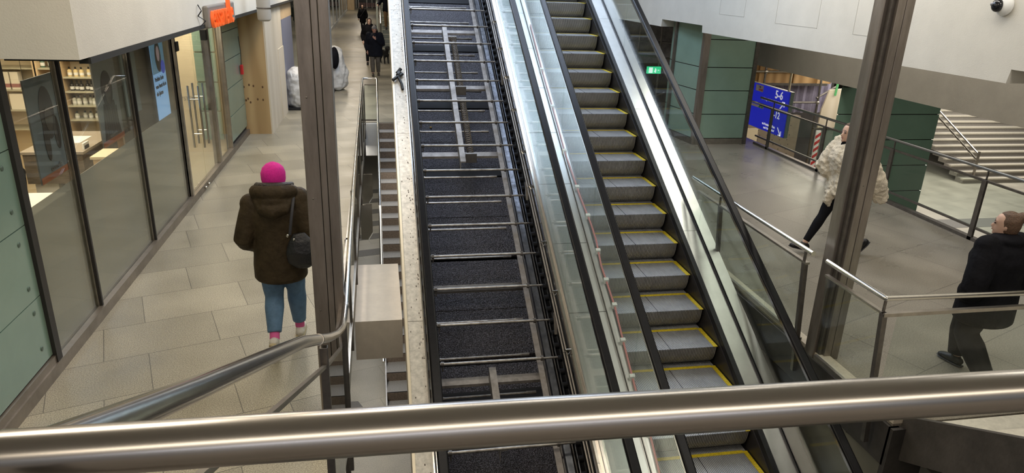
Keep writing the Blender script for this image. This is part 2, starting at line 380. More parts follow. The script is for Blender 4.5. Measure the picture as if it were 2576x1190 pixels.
# right-hand white upper wall and the grey downstand behind it
m = MB(); m.prism([(-1.5, 2.42), (5.92, 2.42), (5.94, 2.286), (12.82, 2.262), (12.84, 2.39), (14.84, 2.39), (14.86, 2.24), (24, 2.24), (24, 5.6), (-1.5, 5.6)], 'x', 6.0, 6.35); S(m, 'wall_right', PLASTER)
m = MB()
for (y0, y1, z0, z1) in ((11.3, 12.2, 2.62, 2.64), (9.2, 10.3, 2.58, 2.595), (7.6, 8.4, 2.56, 2.575)):
    m.box(5.998, 6.0, y0, y1, z0, z0+.006); m.box(5.998, 6.0, y0, y0+.008, z0, z0+.5); m.box(5.998, 6.0, y1, y1+.008, z0, z0+.5)
S(m, 'trim_11', mat('hairline_joint', (0.42, 0.40, 0.35), .8))
m = MB(); m.box(8.0, 8.3, 0, 14.6, 1.53, 5.6); S(m, 'wall_right', PLASTERG)
m = MB(); m.box(6.35, 8.0, -1, 24, 3.6, 3.8); S(m, 'ceiling', PLASTERG)
m = MB(); m.box(8.3, 34, -2, 44, 2.6, 2.8); S(m, 'ceiling', PLASTERG)
m = MB(); m.box(8, 34, -3, -2.8, -2.9, 2.8); m.box(33.8, 34, -3, 44, -2.9, 2.8); m.box(4, 34, 43.8, 44, -2.9, 5.6); S(m, 'wall_back', PLASTERG)

# ------------------------------------------------------------------ green clad pillars
def pillar(name, poly, joints, z0, z1, label, mt, trimx=None, extra=None):
    t = thing(name, label, 'pillar', (poly[0][0], poly[0][1], z0))
    cx_ = sum(p[0] for p in poly)/len(poly); cy_ = sum(p[1] for p in poly)/len(poly)
    m = MB(); m.prism([(cx_+(p[0]-cx_)*.97, cy_+(p[1]-cy_)*.94) for p in poly], 'z', z0, z1); m.build('core', GAP, t)
    zz = [z0+.12]+joints+[z1]
    for a, b in zip(zz[:-1], zz[1:]):
        m = MB(); m.prism(poly, 'z', a+.008, b-.008); m.build('cladding_panel', mt, t, bevel=.003)
    return t
t = pillar('clad_pillar', [(6.42, 13.38), (7.45, 13.38), (7.45, 14.3), (6.42, 14.3)], [.62, 1.10, 1.56, 2.1], 0, 2.8,
           'wide green glass-clad pillar by the blue departure sign, its near face', GREEN)
m = MB(); m.box(6.32, 6.45, 13.34, 13.45, 0, 2.8); m.build('steel_corner', COLST, t)
m = MB(); m.box(7.44, 7.52, 13.34, 13.45, 0, 2.8); m.build('steel_corner', STEEL_D, t)
m = MB(); m.box(6.45, 7.44, 13.36, 13.4, 0, .12); m.build('base_plate', STEEL_M, t)
t = pillar('clad_pillar', [(6.22, 14.45), (6.34, 13.42), (6.42, 13.5), (6.6, 14.9), (6.3, 14.9)], [.62, 1.10, 1.56], 0, 2.8,
           'narrow pale green clad pillar between the escalator and the wide green pillar', GREEN)
m = MB(); m.prism([(6.19, 14.45), (6.32, 13.38), (6.35, 13.4), (6.24, 14.5)], 'z', 0, .12); m.build('base_plate', STEEL_D, t)
m = MB(); m.box(6.18, 6.24, 14.43, 14.52, 0, 2.8); m.build('steel_corner', STEEL_D, t)
t = pillar('clad_pillar', [(8.06, 11.3), (10.17, 11.3), (10.6, 12.1), (8.95, 12.1)], [-1.93, -1.44, -.95, -.46, .04, .53, 1.0, 1.49], -2.9, 1.9,
           'dark green glass-clad pillar beyond the railing, right of the brown steel column', GREEND)

# ------------------------------------------------------------------ steel columns
t = thing('steel_column', 'brown steel column beside the walking woman on the shop side', 'column', (-.43, 4.6, 0))
m = MB(); m.box(-.47, -.285, 4.52, 4.72, -.3, 5.6); m.build('core', STEEL_D, t)
for x0, x1 in ((-.478, -.387), (-.384, -.345), (-.342, -.28)):
    m = MB(); m.box(x0, x1, 4.49, 4.53, -.3, 5.6); m.build('face_plate', COLST, t, bevel=.004)
m = MB()
for z in (.9, 1.7, 2.35, 3.0, 3.3): m.ell((-.44, 4.49, z), (.006, .004, .006), 8, 6)
m.build('bolt', STEEL_D, t)
t = thing('steel_column', 'thick brown steel column in front of the person in the fur jacket', 'column', (3.78, 4.95, 0))
m = MB(); m.box(3.77, 3.93, 4.89, 5.05, -.3, 5.6); m.build('core', STEEL_D, t)
m = MB(); m.box(3.74, 3.78, 4.935, 5.06, -.3, 5.6); m.build('face_plate', COLST, t, bevel=.005)
m = MB(); m.box(3.80, 3.865, 4.86, 4.90, -.3, 5.6); m.build('face_plate', COLST, t, bevel=.004)
m = MB(); m.box(3.868, 3.94, 4.86, 4.90, -.3, 5.6); m.build('face_plate', COLST, t, bevel=.004)
m = MB(); m.ell((3.83, 4.86, 1.6), (.006, .004, .006), 8, 6); m.build('bolt', STEEL_D, t)

# ------------------------------------------------------------------ shop front: windows, door
ys = [5.49, 6.49, 8.24, 10.0]
for i, (a, b) in enumerate(zip(ys[:-1], ys[1:])):
    m = MB(); m.box(XL-.06, XL+.012, a-.014, a+.014, .1, 2.42) if i else m.box(XL-.08, XL+.03, a-.05, a+.035, .0, 2.45)
    w_ = S(m, 'window_%d' % (i+1), mat('mullion_black', (0.02, 0.018, 0.016), .5, .1))
    m = MB(); m.box(XL-.03, XL-.018, a+.03, b-.03, .1, 2.42); m.build('pane', GLS, w_)
    m = MB(); m.box(XL-.05, XL-.047, a+.03, b-.03, .1, 1.31); m.build('frosted_film', FILM, w_)
    m = MB(); m.box(XL-.05, XL-.01, b-.03, b-.016, .1, 2.42); m.build('seal', STEEL_M, w_)
m = MB(); m.box(XL-.08, XL+.02, 9.97, 10.03, 0.0, 2.45); m.box(XL-.08, XL+.02, 11.86, 11.98, 0.0, 2.45)
d_ = S(m, 'door_1', STEEL_M)
for (a, b) in ((10.04, 10.94), (10.95, 11.85)):
    m = MB(); m.box(XL-.02, XL-.008, a, b, .1, 2.3); m.build('door_leaf', GLS, d_)
m = MB(); m.box(XL-.05, XL+.03, 10.0, 10.14, 2.05, 2.17); m.box(XL-.05, XL+.03, 11.72, 11.84, 2.05, 2.2); m.build('hinge', BLACK, d_)
for yy in (10.80, 11.08):
    for sx in (-.09, .05):
        m = MB(); m.tube([(XL+sx, yy, .6), (XL+sx, yy, 1.5)], .014, 10); m.build('door_handle', STEEL, d_, smooth=True)
    m = MB()
    for z in (.8, 1.3): m.tube([(XL-.09, yy, z), (XL+.05, yy, z)], .009, 8)
    m.build('handle_bracket', STEEL, d_, smooth=True)
m = MB(); m.ell((XL+.06, 10.55, .06), .022, 10, 8); m.ell((XL+.06, 10.75, .06), .022, 10, 8); m.build('door_stop', STEEL, d_, smooth=True)
m = MB(); m.box(XL-.06, XL+.015, 12.92, 12.99, 0, 2.45)
w_ = S(m, 'window_4', STEEL_M)
m = MB(); m.box(XL-.03, XL-.018, 11.98, 12.92, .1, 2.42); m.build('pane', GLS, w_)
# far corridor glazing
m = MB()
for k in range(12):
    y = 22+4.0*k; m.box(-2.64, -2.56, y-.06, y+.06, 0, 2.75)
m.box(-2.64, -2.56, 21.6, 68, .0, .14); m.box(-2.64, -2.56, 21.6, 68, 2.35, 2.5)
w_ = S(m, 'window_5', mat('pale_frame', (0.55, 0.56, 0.54), .35, .6))
m = MB(); m.box(-2.62, -2.60, 21.6, 68, .1, 2.75); m.build('pane', glass_mat('glass_far', (0.75, 0.8, 0.78)), w_)
m = MB(); m.box(-3.3, -3.2, 21.6, 68, 0, 2.75); S(m, 'wall_left', mat('shop_far_back', (0.40, 0.38, 0.35), .6, noise=(.7, .5)))
m = MB(); m.box(-1.9, .2, 74, 74.2, 0, 4.2)
w_ = S(m, 'window_6', mat('dark_end_window', (0.03, 0.035, 0.04), .15))
m = MB()
for x in (-1.95, -1.75, -.95, -.45, .1): m.box(x, x+.07, 73.9, 74, 0, 4.2)
m.box(-2.6, .5, 73.9, 74, 4.2, 4.4); m.build('frame', mat('pale_frame', (1, 1, 1)), w_)
m = MB()
for k in range(12): m.prism([(-1.7+.17*k, .1), (-1.62+.17*k, .1), (-1.58+.17*k, .5), (-1.66+.17*k, .5)], 'y', 73.8, 73.9)
m.build('marking', mat('pink_marking', (0.6, 0.35, 0.33), .6), w_)
m = MB(); m.box(-2.6, -2.0, 69, 74, 0, 5); S(m, 'wall_left', WOODL)

# ------------------------------------------------------------------ shop interior
m = MB(); m.box(-5.6, XL-.12, 5.5, 13.0, 0, .02); S(m, 'floor', mat('shop_floor', (0.50, 0.43, 0.30), .3, noise=(3, .06)))
m = MB(); m.box(-5.7, -5.6, 5.3, 13, 0, 2.9); m.box(-5.6, -3.95+.55, 11.35, 11.5, 0, 2.9); S(m, 'wall_back', CREAM)
m = MB(); m.box(-4.0, -2.7, 13.0, 13.1, 0, 2.9); S(m, 'wall_back', CREAM)
m = MB(); m.box(-5.7, XL-.1, 5.3, 13.1, 2.9, 3.0); S(m, 'ceiling', WHITE)
m = MB()
for z0, z1 in ((.25, .75), (.76, 1.25), (1.26, 1.75), (1.76, 2.4)): m.box(-3.06, -2.72, 12.95, 12.99, z0, z1-.01)
S(m, 'wall_back', GREEN)
m = MB(); m.box(-3.42, -3.33, 11.0, 11.2, 0, 2.5); m.box(-3.33, -3.1, 10.6, 11.2, 0, 2.5); S(m, 'trim_12', WOODD)
lt = thing('wall_lettering', 'grey SYSTEM lettering on the cream wall behind the shop door', 'sign', (-3.4, 12.98, .9))
text('SYSTEM', 'lettering', .10, mat('letter_grey', (.22, .2, .18), .6), lt, (-3.40, 12.97, .93), (1, 0, 0), (0, 0, 1), sx=.8, bold=.001)

def shelf_unit(x0, x1, levels, label, name='shelf_unit'):
    t = thing(name, label, 'shelf', ((x0+x1)/2, 11.2, 0))
    m = MB(); m.box(x0-.04, x0, 10.95, 11.35, 0, 2.4); m.build('side_panel', WOODL, t)
    m = MB(); m.box(x1, x1+.04, 10.95, 11.35, 0, 2.4); m.build('side_panel', WOODL, t)
    m = MB(); m.box(x0, x1, 11.3, 11.34, 0, 2.4); m.build('back_panel', CREAM, t)
    for z in levels:
        m = MB(); m.box(x0, x1, 10.97, 11.3, z-.02, z); m.build('shelf_board', mat('shelf_board', (0.42, 0.40, 0.30), .25), t)
    return t
shelf_unit(-5.35, -4.72, (.85, 1.12, 1.40, 1.70, 2.0), 'wall shelf with white product boxes nearest the shop desk')
shelf_unit(-4.66, -4.42, (.85, 1.12, 1.40, 1.70, 2.0), 'narrow wall shelf between the two wide shop shelves')
shelf_unit(-4.36, -3.86, (.75, .98, 1.18, 1.38, 1.58, 1.85), 'wall shelf of dark bottles behind the reception counter')
shelf_unit(-3.80, -3.46, (.75, .98, 1.20, 1.41, 1.65, 1.9), 'wall shelf at the right, beside the dark striped wall')
def bottle(x, y, z, h, r, bm_, label, group, capm=BLACK):
    t = thing('bottle', label, 'bottle', (x, y, z), group)
    m = MB(); m.lathe([(r, 0), (r, h*.62), (r*.85, h*.68), (r*.35, h*.75), (r*.35, h*.78)], (x, y, z), 12); m.build('body', bm_, t, smooth=True)
    m = MB(); m.lathe([(r*.42, h*.78), (r*.42, h)], (x, y, z), 10); m.build('cap', capm, t)
    m = MB(); m.lathe([(r*1.03, h*.14), (r*1.03, h*.42)], (x, y, z), 12); m.build('paper_label', WHITE, t, smooth=True)
    return t
BB = mat('bottle_dark', (.03, .025, .02), .25); BC = mat('bottle_clear', (.55, .56, .48), .2); BA = mat('bottle_amber', (.70, .55, .28), .3); BG = mat('bottle_green', (.10, .17, .12), .25)
rows = [(-4.30, -3.90, 1.58, BA, .13, 'amber shampoo bottle on the top shelf behind the counter', 'amber bottles on the top shelf', 6),
        (-4.30, -3.90, 1.38, BB, .14, 'black bottle with white label on the second shelf behind the counter', 'black bottles on the second shelf', 7),
        (-4.30, -3.90, 1.18, BC, .13, 'pale bottle with white label on the third shelf behind the counter', 'pale bottles on the third shelf', 7),
        (-4.30, -3.95, .98, BC, .10, 'short clear bottle on the shelf just above the counter', 'clear bottles above the counter', 5),
        (-3.75, -3.50, 1.65, BG, .18, 'dark green bottle high on the right-hand shop shelf', 'dark bottles on the right-hand shelf', 4),
        (-3.75, -3.50, .98, BC, .13, 'pale bottle on the lower right-hand shop shelf', 'pale bottles on the lower right-hand shelf', 4),
        (-3.75, -3.50, .75, BB, .12, 'small dark jar at the bottom of the right-hand shop shelf', 'dark jars low on the right-hand shelf', 4),
        (-4.63, -4.45, 1.70, BG, .16, 'green bottle on the narrow shop shelf', 'green bottles on the narrow shelf', 3)]
for x0, x1, z, bm_, h, lab, grp, n in rows:
    p = bottle(x0, 11.08, z, h, .029, bm_, lab, grp)
    for k in range(1, n):
        c = copy_tree(p, None, ((x1-x0)*k/(n-1), random.uniform(-.03, .06), 0))
def carton(x0, x1, z, h, mt, label, y=11.0, d=.12, band=None):
    t = thing('product_carton', label, 'box', ((x0+x1)/2, y, z))
    m = MB(); m.box(x0, x1, y, y+d, z, z+h); m.build('carton', mt, t, bevel=.003)
    if band:
        m = MB(); m.box(x0-.001, x1+.001, y-.002, y+d, z+.03, z+.08); m.build('colour_band', band, t)
PINKB = mat('mauve', (.35, .16, .15), .6); PALE = mat('pale_card', (.78, .73, .62), .6)
for k in range(3): carton(-5.28+.12*k, -5.18+.12*k, 1.40, .24, PALE, ('leftmost', 'middle', 'rightmost')[k]+' of three white cartons with a mauve band on the shop shelf', band=PINKB)
carton(-5.10, -4.86, 1.12, .22, PALE, 'large cream carton on the shelf under the mauve-banded cartons')
carton(-3.78, -3.60, 1.20, .20, PALE, 'cream carton on the upper right-hand shop shelf')
carton(-3.78, -3.56, 1.41, .20, PALE, 'cream carton one shelf above another, right-hand shop shelf')
# counter and desk
t = thing('reception_counter', 'dark wood-grain reception counter inside the shop window', 'counter', (-3.75, 9.6, 0))
m = MB(); m.box(-4.05, -3.42, 8.75, 9.9, 0.65, 1.0); m.build('front_panel', WOODD, t)
m = MB(); m.box(-4.07, -3.40, 8.73, 9.92, 1.0, 1.03); m.build('counter_top', mat('counter_top', (.33, .28, .22), .35), t)
m = MB(); m.box(-4.0, -3.75, 8.8, 9.8, .02, .65); m.build('white_cabinet', WHITE, t)
m = MB(); m.box(-3.6, -3.42, 8.77, 9.9, .02, .65); m.build('side_panel', WOODD, t)
m = MB(); m.box(-4.0, -3.6, 9.2, 9.6, 1.03, 1.035).build('paper_sheet', WHITE, label='white paper lying on the dark reception counter', cat='paper')
t = thing('picture_card', 'small framed picture card standing at the end of the reception counter', 'card', (-3.5, 9.0, 1.03))
m = MB(); m.box(-3.45, -3.43, 8.86, 9.02, .80, 1.10); m.build('card', WHITE, t); m = MB(); m.box(-3.432, -3.425, 8.88, 9.0, .93, 1.07); m.build('picture', INK, t)
t = thing('white_desk', 'white desk with papers behind the first shop window', 'desk', (-4.0, 7.4, 0))
m = MB(); m.box(-4.6, -3.35, 6.9, 8.0, .70, .76); m.build('desk_top', WHITE, t, bevel=.004)
m = MB(); m.box(-3.45, -3.38, 6.95, 7.95, .02, .70); m.build('side_panel', mat('cream_panel', (.78, .70, .55), .5), t)
m = MB(); m.box(-4.6, -4.54, 6.95, 7.95, .02, .70); m.build('side_panel', mat('cream_panel', (.78, .70, .55)), t)
m = MB(); m.box(-3.9, -3.6, 7.1, 7.5, .76, .765).build('paper_sheet', WHITE, label='sheet of paper on the white desk in the shop', cat='paper')
t = thing('wooden_stand', 'pale wooden display stand below the second hanging poster', 'stand', (-3.3, 9.0, 0))
m = MB(); m.box(-3.3, -3.05, 8.7, 9.1, .02, .95); m.build('body', WOODL, t, bevel=.004); m = MB(); m.box(-3.32, -3.03, 8.68, 9.12, .95, .98); m.build('top', CREAM, t)
# salon chair
t = thing('salon_chair', 'black rounded salon chair low behind the first shop window', 'chair', (-3.15, 6.2, 0))
m = MB(); m.ell((-3.15, 6.3, .55), (.28, .27, .09)); m.build('seat', mat('black_leather', (.035, .032, .03), .35), t, smooth=True)
m = MB(); m.ell((-3.38, 6.3, .85), (.08, .28, .28)); m.build('backrest', mat('black_leather', (0, 0, 0)), t, smooth=True)
m = MB(); m.lathe([(.22, .02), (.22, .04), (.03, .06), (.03, .5)], (-3.15, 6.3, 0)); m.build('pedestal', STEEL, t, smooth=True)
m = MB(); m.tube([(-3.2, 6.0, .5), (-3.2, 5.98, .72), (-3.0, 5.98, .74)], .025); m.build('armrest', mat('black_leather', (0, 0, 0)), t, smooth=True)
m = MB(); m.tube([(-3.2, 6.6, .5), (-3.2, 6.62, .72), (-3.0, 6.62, .74)], .025); m.build('armrest', mat('black_leather', (0, 0, 0)), t, smooth=True)

# hanging posters: portraits kept generic
def poster(y0, y1, z0, z1, label, bg, style):
    t = thing('hanging_poster', label, 'poster', (-2.75, (y0+y1)/2, z0))
    m = MB(); m.box(-2.762, -2.75, y0, y1, z0, z1); m.build('panel', bg, t)
    yc = (y0+y1)/2; H_ = z1-z0; HA = mat('poster_hair', (.045, .032, .028), .6); FA = mat('poster_face', (.095, .07, .055), .6)
    N, U = (1, 0, 0), (0, 1, 0)
    if style == 0:
        disc((-2.749, yc, z1-.36*H_), N, U, .13, .26*H_).build('hair', HA, t)
        disc((-2.748, yc-.09, z1-.62*H_), N, U, .05, .2*H_).build('hair', HA, t)
        disc((-2.748, yc+.12, z1-.58*H_), N, U, .055, .17*H_).build('hair', HA, t)
        disc((-2.745, yc, z1-.42*H_), N, U, .07, .12*H_).build('face', FA, t)
    else:
        disc((-2.749, yc, z1-.36*H_), N, U, .15, .22*H_).build('hair', HA, t)
        disc((-2.745, yc, z1-.42*H_), N, U, .075, .12*H_).build('face', FA, t)
        m = MB(); m.prism([(yc-.24, z0+.06), (yc+.24, z0+.06), (yc+.15, z0+.42), (yc-.15, z0+.42)], 'x', -2.749, -2.747); m.build('dress', HA, t)
        for k in range(7): m = MB(); m.box(-2.747, -2.745, yc-.18+.06*k, yc-.165+.06*k, z0+.07, z0+.36); m.build('pleat', FA, t)
    m = MB(); m.box(-2.749, -2.747, y0, y1, z0+.0, z0+.055); m.build('orange_band', mat('orange_dull', (.42, .14, .06), .6), t)
    text('essanelle', 'lettering', .06, mat('letter_grey', (.2, .2, .2)), t, (-2.746, y0+.32*(y1-y0), z0+.07), (0, 1, 0), (0, 0, 1))
    m = MB(); m.tube([(-2.756, y0+.04, z1), (-2.756, y0+.04, 2.42)], .002, 5); m.tube([(-2.756, y1-.04, z1), (-2.756, y1-.04, 2.42)], .002, 5); m.build('wire', STEEL, t)
poster(6.17, 6.80, 1.35, 2.2, 'hanging grey poster of a long-haired person, nearest in the shop window', mat('poster_grey', (.17, .20, .22), .4, noise=(2, .2)), 0)
poster(7.59, 8.21, 1.33, 2.19, 'second hanging poster, pleated dress, in the shop window', mat('poster_grey2', (.24, .24, .235), .4, noise=(2, .15)), 1)
t = thing('digital_display', 'bright blue upright advertising screen behind the shop window', 'screen', (-2.95, 10.5, 1.1))
m = MB(); m.box(-3.0, -2.955, 10.17, 10.82, 1.08, 2.2); m.build('housing', BLACK, t, bevel=.005)
m = MB(); m.box(-2.955, -2.95, 10.2, 10.79, 1.11, 2.17); m.build('screen', SCREEN, t)
m = MB(); m.box(-2.95, -2.948, 10.2, 10.79, 1.72, 2.17); m.build('picture', mat('screen_sky', (.10, .2, .3), .3, emit=((.10, .27, .42), .6)), t)
disc((-2.947, 10.5, 1.93), (1, 0, 0), (0, 1, 0), .13, .20).build('hair', mat('screen_hair', (.02, .015, .015), .4), t)
disc((-2.945, 10.5, 1.97), (1, 0, 0), (0, 1, 0), .065, .10).build('face', mat('screen_face', (.45, .33, .33), .4, emit=((.45, .33, .38), .4)), t)
disc((-2.944, 10.66, 1.78), (1, 0, 0), (0, 1, 0), .09, .09).build('collar', mat('screen_blue2', (.03, .06, .4), .4, emit=((.05, .1, .7), .5)), t)
for k, s_ in enumerate(('Perfekte Farbe', 'vom Ansatz bis in', 'die Spitzen')):
    text(s_, 'lettering', .085, INK, t, (-2.947, 10.24, 1.62-.095*k), (0, 1, 0), (0, 0, 1), sx=.8)
t = thing('blue_display', 'dim pale blue poster panel beside the bright shop screen', 'poster', (-2.8, 8.95, 1.5))
m = MB(); m.box(-3.02, -3.0, 9.2, 9.72, 1.35, 2.3); m.build('panel', mat('dim_blue', (.20, .26, .28), .4, noise=(1.5, .3)), t)
m = MB(); m.box(-3.04, -3.02, 9.0, 11.3, 1.0, 2.42); m.build('backing', mat('brown_panel', (.12, .095, .07), .4), t)

# essanelle sign
t = thing('shop_sign', 'orange essanelle letters on a grey box over the shop door', 'sign', (-2.0, 10, 2.4))
m = MB(); m.box(-2.03, -1.965, 9.24, 10.9, 2.40, 2.66); m.build('sign_box', mat('sign_grey', (.20, .185, .17), .5), t, bevel=.02)
ORA = mat('orange_letters', (.85, .12, .02), .35, emit=((1, .16, .03), .35))
text('essanelle', 'lettering', .43, ORA, t, (-1.945, 9.30, 2.405), (0, 1, 0), (0, 0, 1), ext=.018, sx=.86, bold=0)
MB().tube([(-2.02, 9.02, 2.44), (-1.97, 9.08, 2.5), (-2.02, 8.95, 2.56), (-1.97, 8.92, 2.62), (-2.02, 9.0, 2.68)], .007, 6).build('loose_cable', BLACK, smooth=True, label='loose black cable curling on the white wall left of the orange sign', cat='cable')
t = thing('speaker_tube', 'grey cylinder hanging by the white wall above the plywood', 'lamp', (-1.72, 12, 2.3))
m = MB(); m.lathe([(.0, 2.33), (.07, 2.335), (.10, 2.36), (.105, 2.4), (.105, 2.95), (.02, 3.0), (.02, 5.6)], (-1.73, 12, 0), 24); m.build('housing', mat('lamp_grey', (.42, .40, .36), .4), t, smooth=True)
m = MB(); m.lathe([(.11, 2.52), (.11, 2.54)], (-1.73, 12, 0), 24); m.build('ring', STEEL_D, t)

# plywood enclosure and door beyond it
t = thing('plywood_box', 'tall knotty plywood enclosure beside the green panels', 'enclosure', (-2.4, 15.8, 0))
m = MB(); m.box(-2.64, -2.15, 14.6, 14.63, 0.0, 2.42); m.build('front_board', PLY, t)
m = MB(); m.box(-2.15, -2.12, 14.6, 17.1, 0.0, 2.42); m.build('side_board', PLYL, t)
m = MB(); m.box(-2.13, -2.105, 16.2, 17.1, 0.0, 1.5); m.build('side_board', PLYL, t)
m = MB()
for x, z in ((-2.6, .93), (-2.5, .97), (-2.58, .67), (-2.5, .63), (-2.54, .7), (-2.36, .69), (-2.26, .68), (-2.42, .95), (-2.25, .93)): m.ell((x, 14.6, z), (.017, .004, .024), 8, 6)
m.build('knot', KNOT, t)
t = thing('red_alarm', 'small red tag hanging on a cable by the plywood', 'tag', (-2.58, 14.4, 1.2))
m = MB(); m.box(-2.59, -2.54, 14.33, 14.42, 1.2, 1.38); m.build('tag', mat('red', (.65, .03, .03), .4), t, bevel=.01)
m = MB(); m.tube([(-2.57, 14.38, 1.38), (-2.56, 14.4, 1.6), (-2.59, 14.45, 1.9)], .005, 6); m.build('cable', BLACK, t)
m = MB(); m.box(-2.6, -2.2, 17.15, 17.2, 0, 2.1); S(m, 'trim_13', mat('dark_green_frame', (.03, .04, .04), .4))
m = MB(); m.box(-2.35, -2.15, 17.12, 17.3, 0, 2.2); d_ = S(m, 'door_2', mat('door_frame_blue', (.16, .20, .24), .4))
m = MB(); m.box(-2.17, -2.14, 17.35, 19.3, 0, 2.05); m.build('door_leaf', mat('blue_grey_panel', (.20, .21, .28), .5), d_)
m = MB(); m.box(-2.6, -2.14, 17.3, 19.4, 2.05, 3.2); S(m, 'wall_left', WOODL)

# ------------------------------------------------------------------ railings
def rail_posts(t, pts, z0, z1, w=.03, d=.05, along='y'):
    for (x, y) in pts:
        m = MB(); m.box(x-w/2, x+w/2, y-d/2, y+d/2, z0, z1); m.build('post', STEEL_D, t, bevel=.003)
# stairwell guard on the corridor side
t = thing('stairwell_railing', 'long glass railing with round steel handrail beside the stairwell', 'railing', (-.32, 9.5, 0))
m = MB(); m.tube([(-.262, 4.35, 1.0), (-.268, 5.0, 1.0), (-.29, 7.0, 1.0), (-.34, 15.38, 1.0), (-.335, 15.44, 1.0), (-.29, 15.46, 1.0), (-.08, 15.46, 1.0), (-.045, 15.43, 1.0), (-.04, 15.35, .97), (-.045, 12.0, -.33), (-.05, 8.4, -1.8)], .021, 12); m.build('handrail', STEEL, t, smooth=True)
m = MB(); m.box(-.325, -.300, 4.2, 15.4, .88, .90); m.box(-.325, -.30, 4.2, 15.4, .06, .10); m.build('flat_bar', STEEL_M, t)
m = MB(); m.box(-.32, -.05, 15.44, 15.46, .86, .88); m.box(-.32, -.05, 15.44, 15.46, .10, .13); m.build('flat_bar', STEEL_M, t)
for y in (5.9, 7.4, 8.9, 10.4, 11.9, 13.4, 15.0):
    m = MB(); m.box(-.335, -.30, y-.02, y+.02, -.2, .9); m.build('post', STEEL_D, t)
for a, b in zip((4.25, 5.92, 7.42, 8.92, 10.42, 11.92, 13.42), (5.88, 7.38, 8.88, 10.38, 11.88, 13.38, 14.98)):
    m = MB(); m.box(-.320, -.312, a, b, .1, .88); m.build('glass_panel', GL, t)
m = MB(); m.box(-.31, -.07, 15.445, 15.453, .13, .86); m.build('glass_panel', GL, t)
# stair railing from the landing down to the shop level
t = thing('stair_railing', 'round steel stair handrail sloping down at the left front', 'railing', (-.3, 2.5, 0))
P_ = [(-.33, .62, 2.635), (-.315, 1.06, 2.425), (-.27, 2.08, 1.955), (-.262, 2.9, 1.53), (-.27, 3.5, 1.23), (-.265, 3.9, 1.06), (-.262, 4.1, 1.015), (-.262, 4.33, 1.0)]
m = MB(); m.tube(P_, .0215, 16); m.build('handrail', STEEL, t, smooth=True)
m = MB(); m.tube([Vector(P_[2]).lerp(Vector(P_[3]), .55), Vector(P_[2]).lerp(Vector(P_[3]), .58)], .0235, 16); m.tube([(-.262, 4.31, 1.0), (-.262, 4.35, 1.0)], .024, 16); m.build('joint_ring', STEEL_M, t, smooth=True)
m = MB(); m.tube([(-.335, .7, 2.42), (-.27, 2.08, 1.80), (-.265, 2.9, 1.40), (-.28, 3.95, .90), (-.30, 4.2, .88)], (.011), 4, ref=(1, 0, 1)); m.build('flat_bar', STEEL_M, t)
for (y, z1) in ((2.75, 1.57), (4.12, 1.0)):
    m = MB(); m.box(-.285, -.25, y-.015, y+.015, z1-1.15, z1-.0); m.build('post', STEEL_D, t, bevel=.003)
m = MB(); m.box(-.31, -.275, 4.16, 4.20, -.3, .92); m.build('post', STEEL_D, t, bevel=.003)
m = MB(); m.hexa([(-.275, 2.8, .55), (-.268, 2.8, .55), (-.268, 4.08, .1), (-.275, 4.08, .1), (-.275, 2.8, 1.42), (-.268, 2.8, 1.42), (-.268, 4.08, .84), (-.275, 4.08, .84)]); m.build('glass_panel', GL, t)
# front railing of the landing
t = thing('landing_railing', 'thick brushed steel handrail crossing the whole foreground', 'railing', (1.2, .6, 1.5))
m = MB(); m.tube([(-.345, .60, 2.65), (.12, .59, 2.65), (.71, .573, 2.65), (3.6, .50, 2.65)], .0235, 32); m.ell((-.345, .60, 2.65), .0235, 32, 16); m.build('handrail', mat('handrail_steel', (.48, .455, .42), .27, 1.0, noise=(60, .06), stretch=(.1, 1, 1)), t, smooth=True)
m = MB(); m.box(-.33, 3.6, .515, .535, 2.475, 2.50); m.build('flat_bar', STEEL_M, t, bevel=.002)
for x in (-.33, 3.58):
    m = MB(); m.box(x-.015, x+.015, .51, .54, 1.5, 2.64); m.build('post', STEEL_D, t)
# right platform, along the escalator
t = thing('platform_railing', 'steel and glass railing between the escalator and the brown column', 'railing', (3.68, 8, 0))
m = MB(); m.tube([(3.60, 5.0, .965), (3.60, 7.45, .965)], .021, 16); m.build('handrail', STEEL, t, smooth=True)
m = MB(); m.box(3.60, 3.64, 5.08, 7.3, .83, .85); m.box(3.69, 3.72, 5.1, 7.3, .07, .10); m.build('flat_bar', STEEL_M, t)
for y in (5.12, 6.75):
    m = MB(); m.hexa([(3.69, y-.02, -.25), (3.73, y-.02, -.25), (3.73, y+.02, -.25), (3.69, y+.02, -.25), (3.60, y-.02, .84), (3.64, y-.02, .84), (3.64, y+.02, .84), (3.60, y+.02, .84)]); m.box(3.602, 3.618, y-.01, y+.01, .84, .96); m.build('post', STEEL_D, t)
for a, b in ((5.15, 6.72), (6.78, 7.3)):
    m = MB(); m.hexa([(3.705, a, .1), (3.713, a, .1), (3.713, b, .1), (3.705, b, .1), (3.62, a, .83), (3.628, a, .83), (3.628, b, .83), (3.62, b, .83)]); m.build('glass_panel', GL, t)
t = thing('platform_railing', 'angled steel and glass railing right of the brown column', 'railing', (4, 4.2, 0))
m = MB(); m.tube([(3.60, 4.80, .975), (3.60, 4.08, .975)], .021, 16); m.tube([(3.60, 4.08, .975), (7.4, 3.98, .975)], .021, 16); m.ell((3.6, 4.08, .975), .021); m.build('handrail', STEEL, t, smooth=True)
m = MB(); m.box(3.585, 3.62, 4.06, 4.78, .85, .868); m.box(3.585, 7.4, 4.04, 4.075, .84, .868); m.box(3.65, 3.68, 4.1, 4.8, .06, .1); m.box(3.68, 7.4, 4.02, 4.05, .06, .09); m.build('flat_bar', STEEL_M, t)
